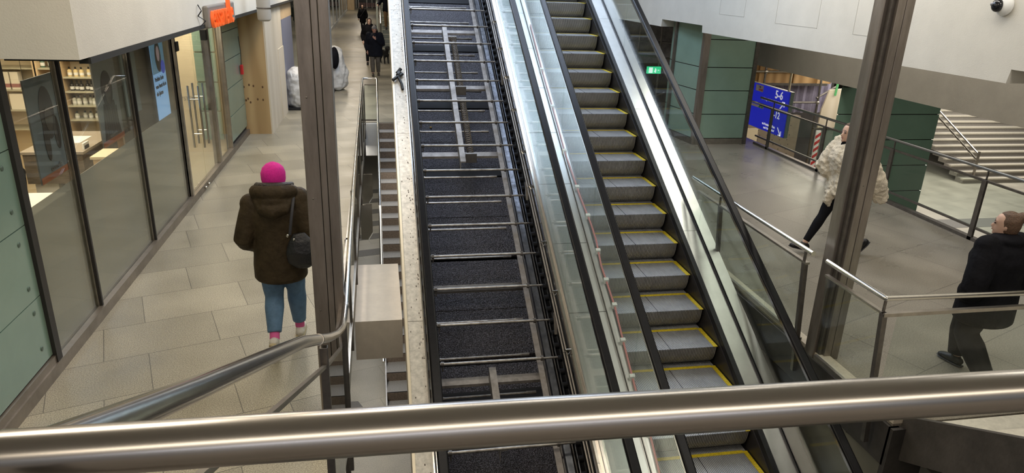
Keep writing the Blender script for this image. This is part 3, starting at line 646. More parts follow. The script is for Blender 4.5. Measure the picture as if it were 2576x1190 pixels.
m = MB(); m.hexa([(3.66, 4.03, -.25), (3.70, 4.03, -.25), (3.70, 4.07, -.25), (3.66, 4.07, -.25), (3.58, 4.05, .86), (3.62, 4.05, .86), (3.62, 4.09, .86), (3.58, 4.09, .86)]); m.box(3.592, 3.608, 4.07, 4.085, .86, .97); m.build('post', STEEL_D, t)
m = MB(); m.box(6.2, 6.24, 4.03, 4.07, 0, .86); m.build('post', STEEL_D, t)
m = MB(); m.hexa([(3.665, 4.1, .1), (3.673, 4.1, .1), (3.673, 4.78, .1), (3.665, 4.78, .1), (3.60, 4.1, .85), (3.608, 4.1, .85), (3.608, 4.78, .85), (3.60, 4.78, .85)]); m.build('glass_panel', GL, t)
m = MB(); m.box(3.70, 6.2, 4.04, 4.048, .09, .84); m.build('glass_panel', GL, t)
# far side of the platform
t = thing('gallery_railing', 'long dark railing in front of the blue sign and green pillar', 'railing', (7.75, 9, 0))
m = MB(); m.tube([(7.75, 3, .965), (7.75, 13.4, .965)], .022, 12); m.build('handrail', mat('rail_dim', (.30, .30, .30), .3, 1), t, smooth=True)
m = MB(); m.box(7.735, 7.765, 3, 13.4, .80, .83); m.box(7.735, 7.765, 3, 13.4, .16, .19); m.box(7.72, 7.80, 3, 13.4, 0.0, .045); m.build('flat_bar', STEEL_D, t)
for y in (12.87, 11.1, 9.34, 7.57, 5.8, 4.05):
    m = MB(); m.box(7.72, 7.755, y-.035, y+.035, -.2, .83); m.box(7.742, 7.758, y-.01, y+.01, .83, .95); m.build('post', STEEL_D, t, bevel=.003)
for a in (11.14, 9.38, 7.61, 5.84):
    m = MB(); m.box(7.746, 7.754, a, a+1.68, .19, .80); m.build('glass_panel', GL, t)

# ------------------------------------------------------------------ stairs
t = thing('underground_stairs', 'narrow granite stairs going down beside the broken escalator', 'stairs', (0.6, 12, -2.9))
for k in range(21):
    y = 15.65-.33*k; z = -.135*(k+1)
    m = MB(); m.box(-.02, 1.5, y-.33, y+.02, z-.10, z); m.build('step', STAIRT, t)
    m = MB(); m.box(-.02, 1.5, y-.002, y+.02, z, z+.135); m.build('riser', STAIRR, t)
m = MB(); m.prism([(8.6, -2.9), (15.9, -.2), (15.9, -.5), (9.2, -2.9)], 'x', -.04, -.02); m.build('stringer', STEEL_M, t)
# white hanging box over the stairwell, and the lit wall plates
m = MB(); m.box(-.33, .17, 6.86, 8.45, -.86, -.40); S(m, 'trim_14', mat('warm_white_panel', (.82, .75, .66), .45, noise=(9, .06)))
m = MB(); m.box(-.33, -.04, 15.72, 15.78, -.74, -.02); S(m, 'trim_15', WHITE)
def plate(y0, y1, z0, z1, label):
    t = thing('wall_bracket', label, 'bracket', (-.3, (y0+y1)/2, z0))
    c = .12
    m = MB(); m.prism([(-.335, z1), (-.16, z1), (-.16, z0+c), (-.23, z0), (-.335, z0)], 'y', y0, y1); m.build('plate', STEEL, t)
    m = MB(); m.prism([(-.158, z0+c-.02), (-.158, z0+c), (-.225, z0+.01), (-.225, z0-.012)], 'y', y0-.01, y1); m.build('edge', WHITE, t)
plate(11.8, 11.85, -.62, -.12, 'upper steel plate with clipped corner in the stairwell')
plate(10.3, 10.35, -.74, -.19, 'lower steel plate with clipped corner in the stairwell')

# stairs at the far end of the corridor
t = thing('corridor_stairs', 'grey stairs going up at the far end of the corridor', 'stairs', (1, 32, 0))
for k in range(15):
    m = MB(); m.box(.22, 2.6, 31.0+.31*k, 31.33+.31*k, .17*k, .17*(k+1)); m.build('step', mat('far_step', (.30, .32, .28), .5, noise=(20, .1)), t)
    m = MB(); m.box(.22, 2.6, 30.985+.31*k, 31.03+.31*k, .17*(k+1)-.01, .17*(k+1)+.006); m.build('nosing', STAIRP, t)
m = MB(); m.box(-.02, .06, 34.5, 40, 0, 1.9); m.build('side_wall', mat('pale_green_glass', (.45, .50, .46), .3), t)
m = MB(); m.tube([(.16, 31.5, 1.15), (.16, 36, 3.6)], .03, 8); m.tube([(.16, 31.5, .15), (.16, 31.5, 1.15)], .03, 8); m.build('handrail', STEEL, t, smooth=True)
# pale stairs in the hall at the right
t = thing('hall_stairs', 'wide pale stairs rising in the hall beyond the right railing', 'stairs', (21, 22, -2.9))
for k in range(18):
    y = 19.8+.31*k; z = -2.9+.157*k
    m = MB(); m.box(19.35, 24.6, y, y+.34, z-.0, z+.157); m.build('step', STAIRPR, t)
    m = MB(); m.box(19.34, 24.6, y-.02, y+.12, z+.115, z+.163); m.build('nosing', STAIRP, t)
m = MB(); m.prism([(19.6, -2.9), (19.6, -2.65), (25.3, .22), (25.5, -.1), (25.5, -2.9)], 'x', 24.6, 24.9); m.build('side_kerb', STAIRP, t)
for dz in (.75, .95):
    m = MB(); m.tube([(19.9, 20.0, -2.9+dz), (19.9, 23.4, -1.18+dz)], .035, 8); m.build('handrail', STEEL, t, smooth=True)
for y in (20.0, 22.5):
    m = MB(); m.box(19.87, 19.93, y-.03, y+.03, -2.9+(y-19.8)*.5, -1.95+(y-19.8)*.5); m.build('post', STEEL_M, t)
m = MB(); m.box(24.9, 25.1, 16, 30, -2.9, 2.6); S(m, 'wall_right', mat('pale_blue_wall', (.40, .43, .45), .5))
t = thing('yellow_sign', 'yellow round sign on the pale wall beside the hall stairs', 'sign', (24.85, 21.5, -1.9))
disc((24.88, 22.15, -1.75), (-1, 0, 0), (0, 1, 0), .42, .42, 24, .03).build('disc', mat('yellow_sign', (.75, .55, .02), .4), t)
m = MB()
for k in range(4): m.box(24.83, 24.85, 22.0-.1*k, 22.03-.1*k, -1.8, -1.6)
m.build('marking', INK, t)
t = thing('bench_block', 'low grey wedge block left of the hall stairs', 'block', (17.6, 20.5, -2.9))
m = MB(); m.prism([(16.7, -2.9), (18.4, -2.9), (18.4, -2.55), (17.4, -1.9), (16.7, -1.9)], 'y', 20.6, 20.8); m.build('body', mat('block_grey', (.33, .33, .29), .6), t)
m = MB(); m.box(18.36, 18.42, 20.55, 20.8, -2.9, -2.45); m.build('steel_post', STEEL, t)

# ------------------------------------------------------------------ departure sign
BLUE = mat('sign_blue', (.01, .015, .30), .3, emit=((.012, .018, .42), .75))
t = thing('departure_sign', 'hanging blue platform sign with white lettering by the green pillar', 'sign', (8.75, 14.4, 0))
for (z0, z1) in ((.60, 1.03), (.03, .57)):
    m = MB(); m.box(8.62, 8.70, 13.72, 15.5, z0, z1); m.build('housing', mat('sign_housing', (.42, .44, .44), .35, .6), t, bevel=.01)
    m = MB(); m.box(8.60, 8.622, 13.76, 15.5, z0+.012, z1-.012); m.build('face_panel', BLUE, t)
m = MB(); m.tube([(8.66, 13.9, 1.0), (8.66, 13.9, 1.52)], .025, 8); m.build('hanger', CREAM, t)
WT = mat('white_letter', (.85, .85, .9), .5, emit=((.9, .9, 1), .5)); PK = mat('sign_pink', (.75, .62, .62), .5)
Tx, Tu = (0, -1, 0), (0, 0, 1)
text('5-6', 'lettering', .24, WT, t, (8.597, 14.30, .82), Tx, Tu, bold=.004)
text('via Hauptbahnhof / Ostbahnhof', 'lettering', .075, WT, t, (8.597, 14.85, .71), Tx, Tu, bold=.002)
text('1-12', 'lettering', .20, WT, t, (8.597, 14.35, .40), Tx, Tu, bold=.004)
text('via Potsdamer Platz', 'lettering', .07, WT, t, (8.597, 14.66, .17), Tx, Tu, bold=.002)
text('und Ostbahnhof', 'lettering', .07, WT, t, (8.597, 14.58, .09), Tx, Tu, bold=.002)
def arrow(y, z, d, name='arrow'):
    m = MB(); s_ = .075
    # shaft and two barbs, drawn in the sign plane, pointing up-right (d=1) or down-right (d=-1)
    def q(a, b): return (y-a, z+b*d)
    def bar(p, q_, w_):
        dx, dz = q_[0]-p[0], q_[1]-p[1]; L = math.hypot(dx, dz); nx, nz = -dz/L*w_, dx/L*w_
        m.prism([(p[0]+nx, p[1]+nz), (q_[0]+nx, q_[1]+nz), (q_[0]-nx, q_[1]-nz), (p[0]-nx, p[1]-nz)], 'x', 8.590, 8.598)
    bar(q(-s_, -s_), q(s_, s_), .012); bar(q(s_*1.1, s_), q(-.02, s_), .012); bar(q(s_, s_*1.1), q(s_, -.02), .012)
    m.build(name, WT, t)
arrow(13.95, .70, 1); arrow(13.92, .14, -1)
m = MB(); m.box(8.592, 8.598, 14.82, 15.15, .86, 1.0); m.build('badge', PK, t)
text('S', 'lettering', .13, mat('badge_white', (.95, .95, .95), .5), t, (8.588, 15.10, .885), Tx, Tu, bold=.003)
m = MB(); m.box(8.588, 8.592, 14.84, 14.91, .88, .92); m.box(8.588, 8.592, 14.93, 14.99, .88, .92); m.build('badge', mat('badge_red', (.7, .1, .12), .5), t)
m = MB(); m.box(8.588, 8.592, 14.93, 14.99, .94, .98); m.build('badge', mat('badge_blue', (.1, .15, .6), .5), t)
m = MB(); m.box(8.592, 8.598, 14.70, 15.4, .50, .555); m.build('badge', PK, t)
m = MB(); m.box(8.588, 8.592, 14.73, 14.80, .505, .545); m.box(8.588, 8.592, 14.83, 14.90, .505, .545); m.build('badge', mat('badge_green', (.1, .5, .2), .5), t)

# ------------------------------------------------------------------ building site beyond the railing (plane y = 17)
m = MB(); m.box(6.3, 13, 18.6, 18.8, -2.9, 2.6); S(m, 'wall_back', mat('site_dark', (.035, .03, .028), .8, noise=(1.5, .6)))
TIM = ply_mat('timber_beam', (.30, .17, .06), (.48, .30, .13))
m = MB()
t = thing('timber_formwork', 'orange-brown timber beams held by scaffolding above the blue sign', 'timber', (10.5, 17.3, .8))
m = MB(); m.box(9.5, 11.9, 17.2, 17.5, .74, 1.3); m.build('board', TIM, t)
for x in (9.75, 10.75, 11.45):
    m = MB(); m.box(x, x+.09, 17.12, 17.25, .76, 1.3); m.build('batten', TIM, t)
m = MB(); m.box(9.45, 11.75, 17.1, 17.14, .70, .76); m.build('edge_beam', STEEL_D, t)
t = thing('scaffolding', 'steel scaffold tubes crossing in front of the timber beams', 'scaffold', (10.5, 17, -1))
for a, b in (((9.4, 17, 1.07), (11.75, 17, 1.07)), ((9.85, 17, .5), (9.85, 17, 1.5)), ((11.45, 16.95, -2.6), (11.45, 16.95, 1.2)), ((11.4, 16.95, .40), (12.0, 17.0, .72)), ((9.6, 16.98, .28), (11.45, 16.98, .28))):
    m = MB(); m.tube([a, b], .028, 8); m.build('tube', STEEL_M if a[2] == 1.07 else STEEL_D, t, smooth=True)
for c in ((9.85, 16.97, 1.07), (11.45, 16.93, .28)):
    m = MB(); m.ell(c, (.05, .04, .05), 8, 6); m.build('coupler', STEEL_M, t)
t = thing('plastic_tarpaulin', 'milky violet plastic sheet hanging behind the scaffold tubes', 'tarpaulin', (11, 17.6, -.1))
m = MB(); n = 24
for i in range(n):
    a = 10.55+1.7*i/n; b = 10.55+1.7*(i+1)/n; ya = 17.6+.05*math.sin(i*1.9); yb = 17.6+.05*math.sin((i+1)*1.9)
    m.hexa([(a, ya, -.1), (b, yb, -.1), (b, yb+.01, -.1), (a, ya+.01, -.1), (a, ya, .75), (b, yb, .75), (b, yb+.01, .75), (a, ya+.01, .75)])
m.build('sheet', mat('violet_plastic', (.27, .25, .34), .3, noise=(4, .3)), t)
m = MB(); m.tube([(10.5, 17.55, .75), (12.3, 17.55, .75)], .02, 6); m.build('support_bar', STEEL_D, t)
MB().prism([(11.56, -.42), (11.58, .10), (11.72, .62), (12.15, .66), (12.12, -.42)], 'y', 16.9, 16.95).build('plywood_sheet', PLYL, label='pale plywood sheet right of the violet plastic', cat='plywood')
MB().tube([(11.86, 16.85, .48), (11.88, 16.85, .80)], .03, 8).build('green_strap', mat('green_strap', (.1, .4, .14), .5), label='short green strap dangling above the pale plywood sheet', cat='strap')
t = thing('concrete_barrier', 'drilled brown concrete wall block under the violet plastic', 'wall block', (10.5, 17.3, -2))
m = MB(); m.box(8.9, 11.2, 17.2, 17.4, -2.9, -.12); m.build('block', mat('drilled_concrete', (.26, .21, .155), .8, noise=(3, .15)), t)
m = MB()
for i in range(6):
    for k in range(10): m.ell((9.8+.22*i+.05*(k % 2), 17.2, -.25-.13*k), (.015, .006, .015), 6, 4)
m.build('drill_hole', INK, t)
m = MB(); m.box(9.5, 9.95, 17.1, 17.2, -1.15, -.45); m.build('patch', CREAM, t)
t = thing('glass_lift', 'glass lift cage with steel frame behind the gallery railing', 'lift', (11.8, 16.8, -2.9))
m = MB()
for x in (11.30, 11.50, 12.05): m.box(x, x+.04, 16.7, 16.74, -2.9, -.34)
for z in (-.38, -1.12, -1.9): m.box(11.3, 12.1, 16.69, 16.73, z, z+.035)
m.build('frame', STEEL_M, t)
m = MB(); m.box(11.54, 12.05, 16.72, 16.73, -2.9, -.38); m.build('pane', mat('lift_pane', (.16, .2, .17), .2), t)
t = thing('warning_post', 'upright post with red and white diagonal stripes by the glass lift', 'post', (11.42, 16.6, -2.9))
m = MB(); m.box(11.345, 11.475, 16.6, 16.64, -2.9, -.40); m.build('post', WHITE, t)
RED = mat('warning_red', (.5, .03, .03), .5)
for k in range(13):
    z = -.44-.18*k; m = MB(); m.prism([(11.34, z-.10), (11.48, z), (11.48, z-.085), (11.34, z-.185)], 'y', 16.593, 16.6); m.build('stripe', RED, t)
t = thing('exit_sign', 'lit green emergency exit sign seen through the escalator glass', 'sign', (6.8, 17, 1))
m = MB(); m.box(6.62, 6.98, 17.0, 17.06, .98, 1.15); m.build('panel', mat('exit_green', (.02, .5, .2), .4, emit=((.05, .8, .35), 1.0)), t)
EW = mat('exit_white', (.9, .95, .9), .5, emit=((.8, 1, .9), 1.2))
m = MB(); m.box(6.66, 6.76, 16.995, 17, 1.0, 1.13); m.ell((6.83, 16.995, 1.10), (.015, .004, .015), 8, 6); m.prism([(6.80, 1.03), (6.83, 1.09), (6.86, 1.08), (6.84, 1.0)], 'y', 16.994, 17); m.prism([(6.90, 1.05), (6.94, 1.065), (6.90, 1.08)], 'y', 16.994, 17); m.build('pictogram', EW, t)
t = thing('site_scaffold', 'dim scaffold tubes behind the escalator glass by the exit sign', 'scaffold', (6.9, 17.4, 0))
for a, b in (((6.2, 17.4, 1.75), (7.5, 17.4, 1.7)), ((7.05, 17.35, 0), (7.05, 17.35, 2.4)), ((6.2, 17.4, 1.45), (7.4, 17.4, 1.3)), ((6.3, 17.4, .1), (7.3, 17.4, .45)), ((6.45, 17.4, 0), (6.5, 17.4, 2.2))):
    m = MB(); m.tube([a, b], .025, 8); m.build('tube', STEEL_D, t)
MB().box(6.2, 7.6, 17.8, 17.9, 1.15, 2.3).build('plastic_tarpaulin', mat('dim_tarp', (.16, .14, .13), .35, noise=(5, .5)), label='dull brown plastic sheet above the green exit sign', cat='tarpaulin')
# dome camera on the white wall
t = thing('dome_camera', 'white dome security camera on the right-hand white wall', 'camera', (5.95, 6.2, 3.0))
rot = Matrix.Rotation(math.radians(-90), 4, 'Y')
m = MB(); m.ell((5.98, 6.17, 3.0), (.05, .10, .10), 24, 14); m.build('housing', WHITE, t, smooth=True)
m = MB(); m.ell((5.93, 6.20, 2.995), (.045, .062, .062), 24, 14); m.build('lens_dome', mat('dome_black', (.01, .01, .012), .08), t, smooth=True)
m = MB(); m.ell((5.895, 6.23, 3.005), (.012, .02, .02), 12, 8); m.build('lens', mat('lens_grey', (.25, .25, .27), .2, .5), t, smooth=True)

# ================================================================== ESCALATORS
YB, YT = 1.3, 14.2
def handrail(t, xc, y0=YB, y1=YT):
    m = MB(); m.inc(xc-.041, xc+.041, .965, 1.005, y0, y1); o = m.build('handrail', RUBBER, t, bevel=.015, smooth=True)
    m = MB(); m.inc(xc-.03, xc+.03, .93, .967, y0, y1); m.build('handrail_profile', STEEL, t)
def glass_run(t, xc, o0, o1, y0=YB, y1=YT, step=1.53, ph=.4):
    y = y0
    k = 0
    while y < y1:
        e = min(y1, y0 + ph + step*(k+1) if True else 0)
        m = MB(); m.inc(xc-.005, xc+.005, o0, o1, y+.004, e-.004); m.build('glass_panel', GL, t)
        y = e; k += 1
# ---- broken escalator
t = thing('broken_escalator', 'escalator with its steps taken out, bare axles and oily floor showing', 'escalator', (1.07, 1.3, -2.9))
m = MB()
y = YB
while y < YT:
    e = min(YT, y+2.4); m.inc(.20, .345, .05, .10, y+.003, e-.003); y = e
m.build('outer_deck', DECKW, t)
m = MB(); m.inc(.175, .20, -.30, .115, YB, YT); m.build('deck_edge', mat('cream_edge', (.62, .55, .42), .4, .4), t)
m = MB(); m.inc(.205, .225, -1.35, .05, YB, YT); m.build('side_cladding', PLASTERG, t)
m = MB(); m.inc(.345, .358, .05, .13, YB, YT); m.inc(.385, .398, .05, .13, YB, YT); m.build('glass_clamp', STEEL, t)
m = MB()
for k in range(170):
    y = random.uniform(3.5, 12.5); x = .338-abs(random.gauss(0, .03)) if random.random() < .75 else random.uniform(.21, .33); r_ = random.uniform(.003, .009); z = NZ(y)+.1
    if x < .21: continue
    m.inc(x-r_*.6, x+r_*.6, .0995, .102, y-r_, y+r_)
m.build('dirt_flecks', mat('dirt', (.07, .055, .045), .9), t, kind='stuff')
glass_run(t, .371, .1, .93)
handrail(t, .37)
m = MB(); m.inc(.40, .415, -.95, .1, YB, YT); m.build('inner_side', BLACK, t)
ys_ = [1.52+1.26*k for k in range(11)]
for a, b in zip(ys_[:-1], ys_[1:]):
    m = MB(); m.inc(.415, 1.62, -1.0, -.95, a+.09, (a+b)/2-.004); m.build('floor_plate', PLATE, t)
    m = MB(); m.inc(.415, 1.62, -1.0, -.95, (a+b)/2+.004, b); m.build('floor_plate', PLATE, t)
m = MB(); m.inc(.40, 1.80, -1.35, -1.30, YB, YT); m.build('underside', VOID, t)
for k in range(-9, 20):
    y = 5.66+.402*k
    if y < YB+.2 or y > YT-.1: continue
    z = NZ(y)-.35
    m = MB(); m.tube([(.42, y, z), (.50, y, z), (.501, y, z), (1.54, y, z), (1.541, y, z), (1.70, y, z)], [.012, .012, .0165, .0165, .012, .012], 10)
    o = m.build('step_axle', GREASE, t, smooth=True)
    m = MB(); m.tube([(.515, y, z), (.545, y, z)], .026, 10); m.box(.525, .54, y-.02, y+.0, z-.07, z); m.build('axle_collar', STEEL_D, o)
    m = MB(); m.tube([(1.525, y, z), (1.55, y, z)], .027, 10); m.build('axle_collar', STEEL_D, o)
for k in range(-9, 18):
    y = 6.89+.3985*k
    if y < YB+.2 or y > YT-.1: continue
    z = NZ(y)-.78
    m = MB(); m.tube([(.42, y, z), (1.48, y, z)], .013, 8); m.tube([(1.40, y, z), (1.50, y, z)], .018, 8); m.tube([(.44, y, z), (.55, y, z)], .018, 8); m.build('return_axle', GREASE, t, smooth=True)
for y in (2.3, 3.6, 4.84, 6.12, 7.15, 9.08, 10.34, 11.6, 12.86):
    m = MB(); m.inc(.42, 1.56, -.66, -.63, y-.03, y+.04); m.build('cross_beam', BARM if y != 7.15 else STEEL_D, t)
for y in (6.12, 9.08, 10.34, 11.6, 12.86, 3.6):
    m = MB(); m.inc(.42, 1.60, -.949, -.945, y-.12+.14, y+.02+.14); m.build('floor_slot', VOID, t)
for a, b in ((8.78, 10.05), (10.05, 11.55), (5.35, 6.12), (3.2, 4.6)):
    m = MB(); m.inc(1.005, 1.075, -.50, -.485, a, b); m.inc(1.005, 1.012, -.62, -.50, a, b); m.build('centre_bar', BARM, t)
m = MB(); m.inc(1.50, 1.56, -.46, -.445, YB, YT); m.inc(1.552, 1.56, -.62, -.46, YB, YT); m.build('side_bar', BARM, t)
m = MB(); m.inc(1.615, 1.68, -.56, -.52, YB, YT); m.inc(1.64, 1.65, -.9, -.56, YB, YT); m.build('guide_rail', RAILB, t)
m = MB(); m.inc(1.59, 1.605, -.60, -.56, YB, YT); m.inc(1.70, 1.712, -.62, -.54, YB, YT); m.build('guide_rail', STEEL_D, t)
ch = MB(); y = YB+.1
while y < YT-.2:
    z = NZ(y)-.40
    ch.tube([(1.705, y, z), (1.748, y, z)], .034, 10); ch.tube([(1.70, y, z), (1.76, y, z)], .014, 8)
    for x in (1.700, 1.752):
        ch.inc(x, x+.006, -.418, -.382, y-.01, y+.144)
    y += .134
ch.build('step_chain', mat('chain_black', (.02, .02, .022), .4, .6), t, smooth=True)
m = MB(); m.inc(1.79, 1.80, -1.3, .02, YB, YT); m.build('truss_side', VOID, t)
y = YB+.3
while y < YT:
    m = MB(); m.inc(1.765, 1.79, -1.2, -1.15, y, y+.04)
    m.hexa([(1.77, y, NZ(y)-.9), (1.785, y, NZ(y)-.9), (1.785, y+.05, NZ(y)-.9), (1.77, y+.05, NZ(y)-.9), (1.77, y+.4, NZ(y+.4)-.2), (1.785, y+.4, NZ(y+.4)-.2), (1.785, y+.45, NZ(y+.4)-.2), (1.77, y+.45, NZ(y+.4)-.2)])
    m.build('truss_brace', BLACK, t); y += 1.26
for x in (1.685, 1.712):
    m = MB(); m.tube([(x, YB, NZ(YB)-.0), (x, YT, NZ(YT)-.0)], .011, 8); m.build('skirt_rail', STEEL_D, t, smooth=True)
m = MB(); m.inc(1.735, 1.772, .02, .12, YB, YT); m.build('skirt_profile', STEEL, t)
m = MB(); m.inc(1.772, 1.776, .04, .17, YB, YT); m.build('skirt_profile', STEEL_M, t)
for y in (10.8, 10.2, 9.61, 9.0, 8.29, 7.76, 7.0, 6.41, 5.79, 5.1, 4.5):
    z = NZ(y)+.01
    m = MB(); m.tube([(1.68, y, z), (1.69, y-.03, z+.03), (1.71, y-.05, z), (1.72, y-.02, z-.02), (1.735, y-.04, z+.03), (1.745, y+.02, z+.02)], .0035, 6); m.box(1.70, 1.735, y, y+.012, z-.005, z+.03); m.build('spring_clip', STEEL, t, smooth=True)
m = MB()
for y in (10.0, 8.0, 6.3, 5.4):
    z = NZ(y)-.25; m.hexa([(1.72, y, z-.1), (1.75, y, z-.1), (1.75, y+.01, z-.1), (1.72, y+.01, z-.1), (1.72, y+.1, z+.1), (1.75, y+.1, z+.1), (1.75, y+.11, z+.1), (1.72, y+.11, z+.1)])
m.build('torn_bracket', STEEL_M, t)
glass_run(t, 1.781, .12, .93, ph=.35)
handrail(t, 1.78)
for y0, y1 in ((10.25, 11.35), (9.0, 10.0), (4.1, 5.0)):
    o0 = -.58
    m = MB(); n = int((y1-y0)*14*2); pts = []
    for i in range(n*8+1):
        s_ = i/(n*8); a = s_*n*2*math.pi; y = y0+(y1-y0)*s_
        pts.append((1.165+.042*math.cos(a), y, NZ(y)+o0+.042*math.sin(a)))
    m.tube(pts, .0065, 5); sp = m.build('tension_spring', RUST, t, smooth=True)
    m = MB(); m.inc(1.09, 1.24, o0-.06, o0+.06, y0-.05, y0-.03); m.build('end_plate', STEEL_D, sp)
    m = MB(); m.inc(1.09, 1.22, o0-.03, o0+.03, y1+.0, y1+.03); m.build('end_plate', STEEL_D, sp)
# bits lying on it
m = MB(); m.tube([(.18, 9.36, 1.80), (.25, 9.42, 1.84), (.31, 9.5, 1.86)], .022, 6); m.tube([(.25, 9.42, 1.84), (.29, 9.30, 1.76), (.30, 9.22, 1.70)], .018, 6); m.tube([(.24, 9.5, 1.87), (.29, 9.55, 1.92)], .024, 6); m.tube([(.25, 9.44, 1.85), (.27, 9.52, 1.88)], .03, 6)
m.build('torn_rag', BLACK, label='black crumpled scrap lying on the pale escalator side deck', cat='scrap')
y = 9.98; MB().ell((.71, y, NZ(y)-.94), (.018, .018, .005), 12, 6).build('yellow_disc', mat('cap_yellow', (.75, .42, .05), .4), label='small yellow disc lying on the oily escalator floor', cat='disc')

# ---- deck between both escalators
t = thing('middle_deck', 'pale metal deck strip between the two escalators', 'deck', (2.0, 1.3, -2.9))
y = YB
while y < YT:
    e = min(YT, y+.80); m = MB(); m.inc(1.80, 2.185, .06, .10, y+.003, e-.003); m.build('deck_plate', DECKB, t); y = e
m = MB(); m.inc(1.80, 2.185, -.2, .055, YB, YT); m.build('substructure', BLACK, t)

# ---- running escalator
t = thing('escalator', 'working escalator with ribbed grey steps and yellow step edges', 'escalator', (2.78, 1.3, -2.9))
m = MB(); m.inc(2.19, 2.195, .05, .14, YB, YT); m.inc(2.205, 2.255, .05, .10, YB, YT); m.build('inner_deck', DECK, t)
m = MB(); m.inc(2.255, 2.278, -.3, .10, YB, YT); m.build('skirt', BLACK, t)
glass_run(t, 2.2, .10, .93, ph=.9); handrail(t, 2.2)
m = MB(); m.inc(3.288, 3.30, -.32, .03, YB, YT); m.build('skirt', mat('skirt_dark', (.06, .055, .055), .35, .6), t)
m = MB(); m.inc(3.296, 3.345, .02, .105, YB, YT); m.build('brush_strip', BLACK, t)
m = MB(); y = YB
while y < YT:
    e = min(YT, y+1.9); m.inc(3.345, 3.508, .05, .11, y+.002, e-.002); y = e
m.build('inner_deck', DECK, t)
m = MB(); m.inc(3.508, 3.516, .05, .135, YB, YT); m.inc(3.526, 3.532, .05, .135, YB, YT); m.build('glass_clamp', BLACK, t)
m = MB(); m.inc(3.532, 3.67, .05, .10, YB, YT); m.build('outer_deck', DECK, t)
m = MB(); m.inc(3.66, 3.67, -1.2, .05, YB, YT); m.build('side_cladding', mat('cladding_grey', (.30, .28, .25), .4, .5), t)
glass_run(t, 3.521, .10, .93, ph=1.1); handrail(t, 3.52)
m = MB(); m.inc(2.2, 3.66, -1.25, -1.2, YB, YT); m.build('underside', BLACK, t)
# one ribbed step, copied up the slope
def step_mesh():
    prof = [(.50, 0), (.0, 0), (.004, -.015), (.008, -.05), (.014, -.09), (.026, -.13), (.047, -.17), (.078, -.20), (.11, -.225)]
    bm = bmesh.new(); cols = []
    pitch = .0165; n = int(1.0/pitch)
    for k in range(n):
        x = 2.282+k*pitch
        for dx, h in ((0, 0), (pitch*.5, 0), (pitch*.5+.0004, -.006), (pitch-.0004, -.006)):
            ring = []
            for i, (py, pz) in enumerate(prof):
                if i == 0: nv = (0, 1)
                elif i == 1: nv = (-.7, .7)
                else: nv = (-1, .2*min(i, 3)/3)
                ring.append(bm.verts.new((x+dx, py+nv[0]*h, pz+nv[1]*h)))
            cols.append(ring)
    for a, b in zip(cols[:-1], cols[1:]):
        for i in range(len(prof)-1): bm.faces.new([a[i], a[i+1], b[i+1], b[i]])
    me = bpy.data.meshes.new('step'); 
    bm.faces.ensure_lookup_table()
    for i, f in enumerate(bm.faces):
        c = f.calc_center_median(); low = (i//8) % 4 == 2      # shade painted into the groove floors
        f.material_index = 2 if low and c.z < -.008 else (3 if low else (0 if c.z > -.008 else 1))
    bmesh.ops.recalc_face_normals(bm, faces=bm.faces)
    bm.to_mesh(me); bm.free(); me.materials.append(STEPM); me.materials.append(RISERM); me.materials.append(mat('riser_groove_shade', (.06, .055, .05), .6)); me.materials.append(mat('tread_groove_shade', (.20, .20, .21), .6)); return me
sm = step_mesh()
yb = MB(); yb.box(3.235, 3.278, .0, .40, -.004, .0015); ymesh = None
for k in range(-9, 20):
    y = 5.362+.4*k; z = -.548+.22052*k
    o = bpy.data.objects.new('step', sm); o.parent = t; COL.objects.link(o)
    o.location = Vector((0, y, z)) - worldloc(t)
    if ymesh is None:
        bm = yb.bm
        q = MB(); q.bm.free(); q.bm = bm
        q.box(2.282, 3.235, .372, .412, -.004, .0015); q.box(2.282, 2.31, 0, .40, -.004, .0015)
        ymesh = bpy.data.meshes.new('yellow_edge'); bm.to_mesh(ymesh); bm.free(); ymesh.materials.append(YELLOW)
        q2 = MB(); q2.box(2.30, 3.26, .13, .41, -.22, -.012); dark = bpy.data.meshes.new('step_body'); q2.bm.to_mesh(dark); q2.bm.free(); dark.materials.append(BLACK)
        q3 = MB(); q3.box(2.77, 2.777, .0, .37, -.003, .001); sl = bpy.data.meshes.new('centre_groove'); q3.bm.to_mesh(sl); q3.bm.free(); sl.materials.append(BLACK)
    for nm, me in (('yellow_edge', ymesh), ('step_body', dark), ('centre_groove', sl)):
        e = bpy.data.objects.new(nm, me); e.parent = o; COL.objects.link(e)
# red cable on the inner deck
pts = [(2.235, 10.6), (2.215, 9.6), (2.22, 8.9), (2.215, 8.15), (2.235, 7.8), (2.25, 7.48), (2.285, 7.1), (2.29, 6.91), (2.265, 6.6), (2.285, 6.12), (2.27, 5.8), (2.255, 5.31), (2.27, 4.9), (2.24, 4.3), (2.25, 3.6)]
t = thing('red_cable', 'reddish pink cable clipped along the inside of the escalator glass', 'cable', (2.25, 3.6, -1.5))
m = MB(); m.tube([(x, y, NZ(y)+.118) for x, y in pts], .0105, 8); m.build('cable', mat('cable_pink', (.62, .17, .17), .45), t, smooth=True)
for y in (9.6, 8.9, 8.15, 7.6, 7.2, 6.75, 6.4, 6.12, 5.75, 5.4, 4.9, 4.4):
    x = next((a[0]+(b[0]-a[0])*(y-a[1])/(b[1]-a[1]) for a, b in zip(pts[:-1], pts[1:]) if a[1] >= y >= b[1]), 2.25)
    m = MB(); m.inc(x-.028, x+.022, .10, .145, y, y+.03); m.build('cable_clip', WHITE, t)

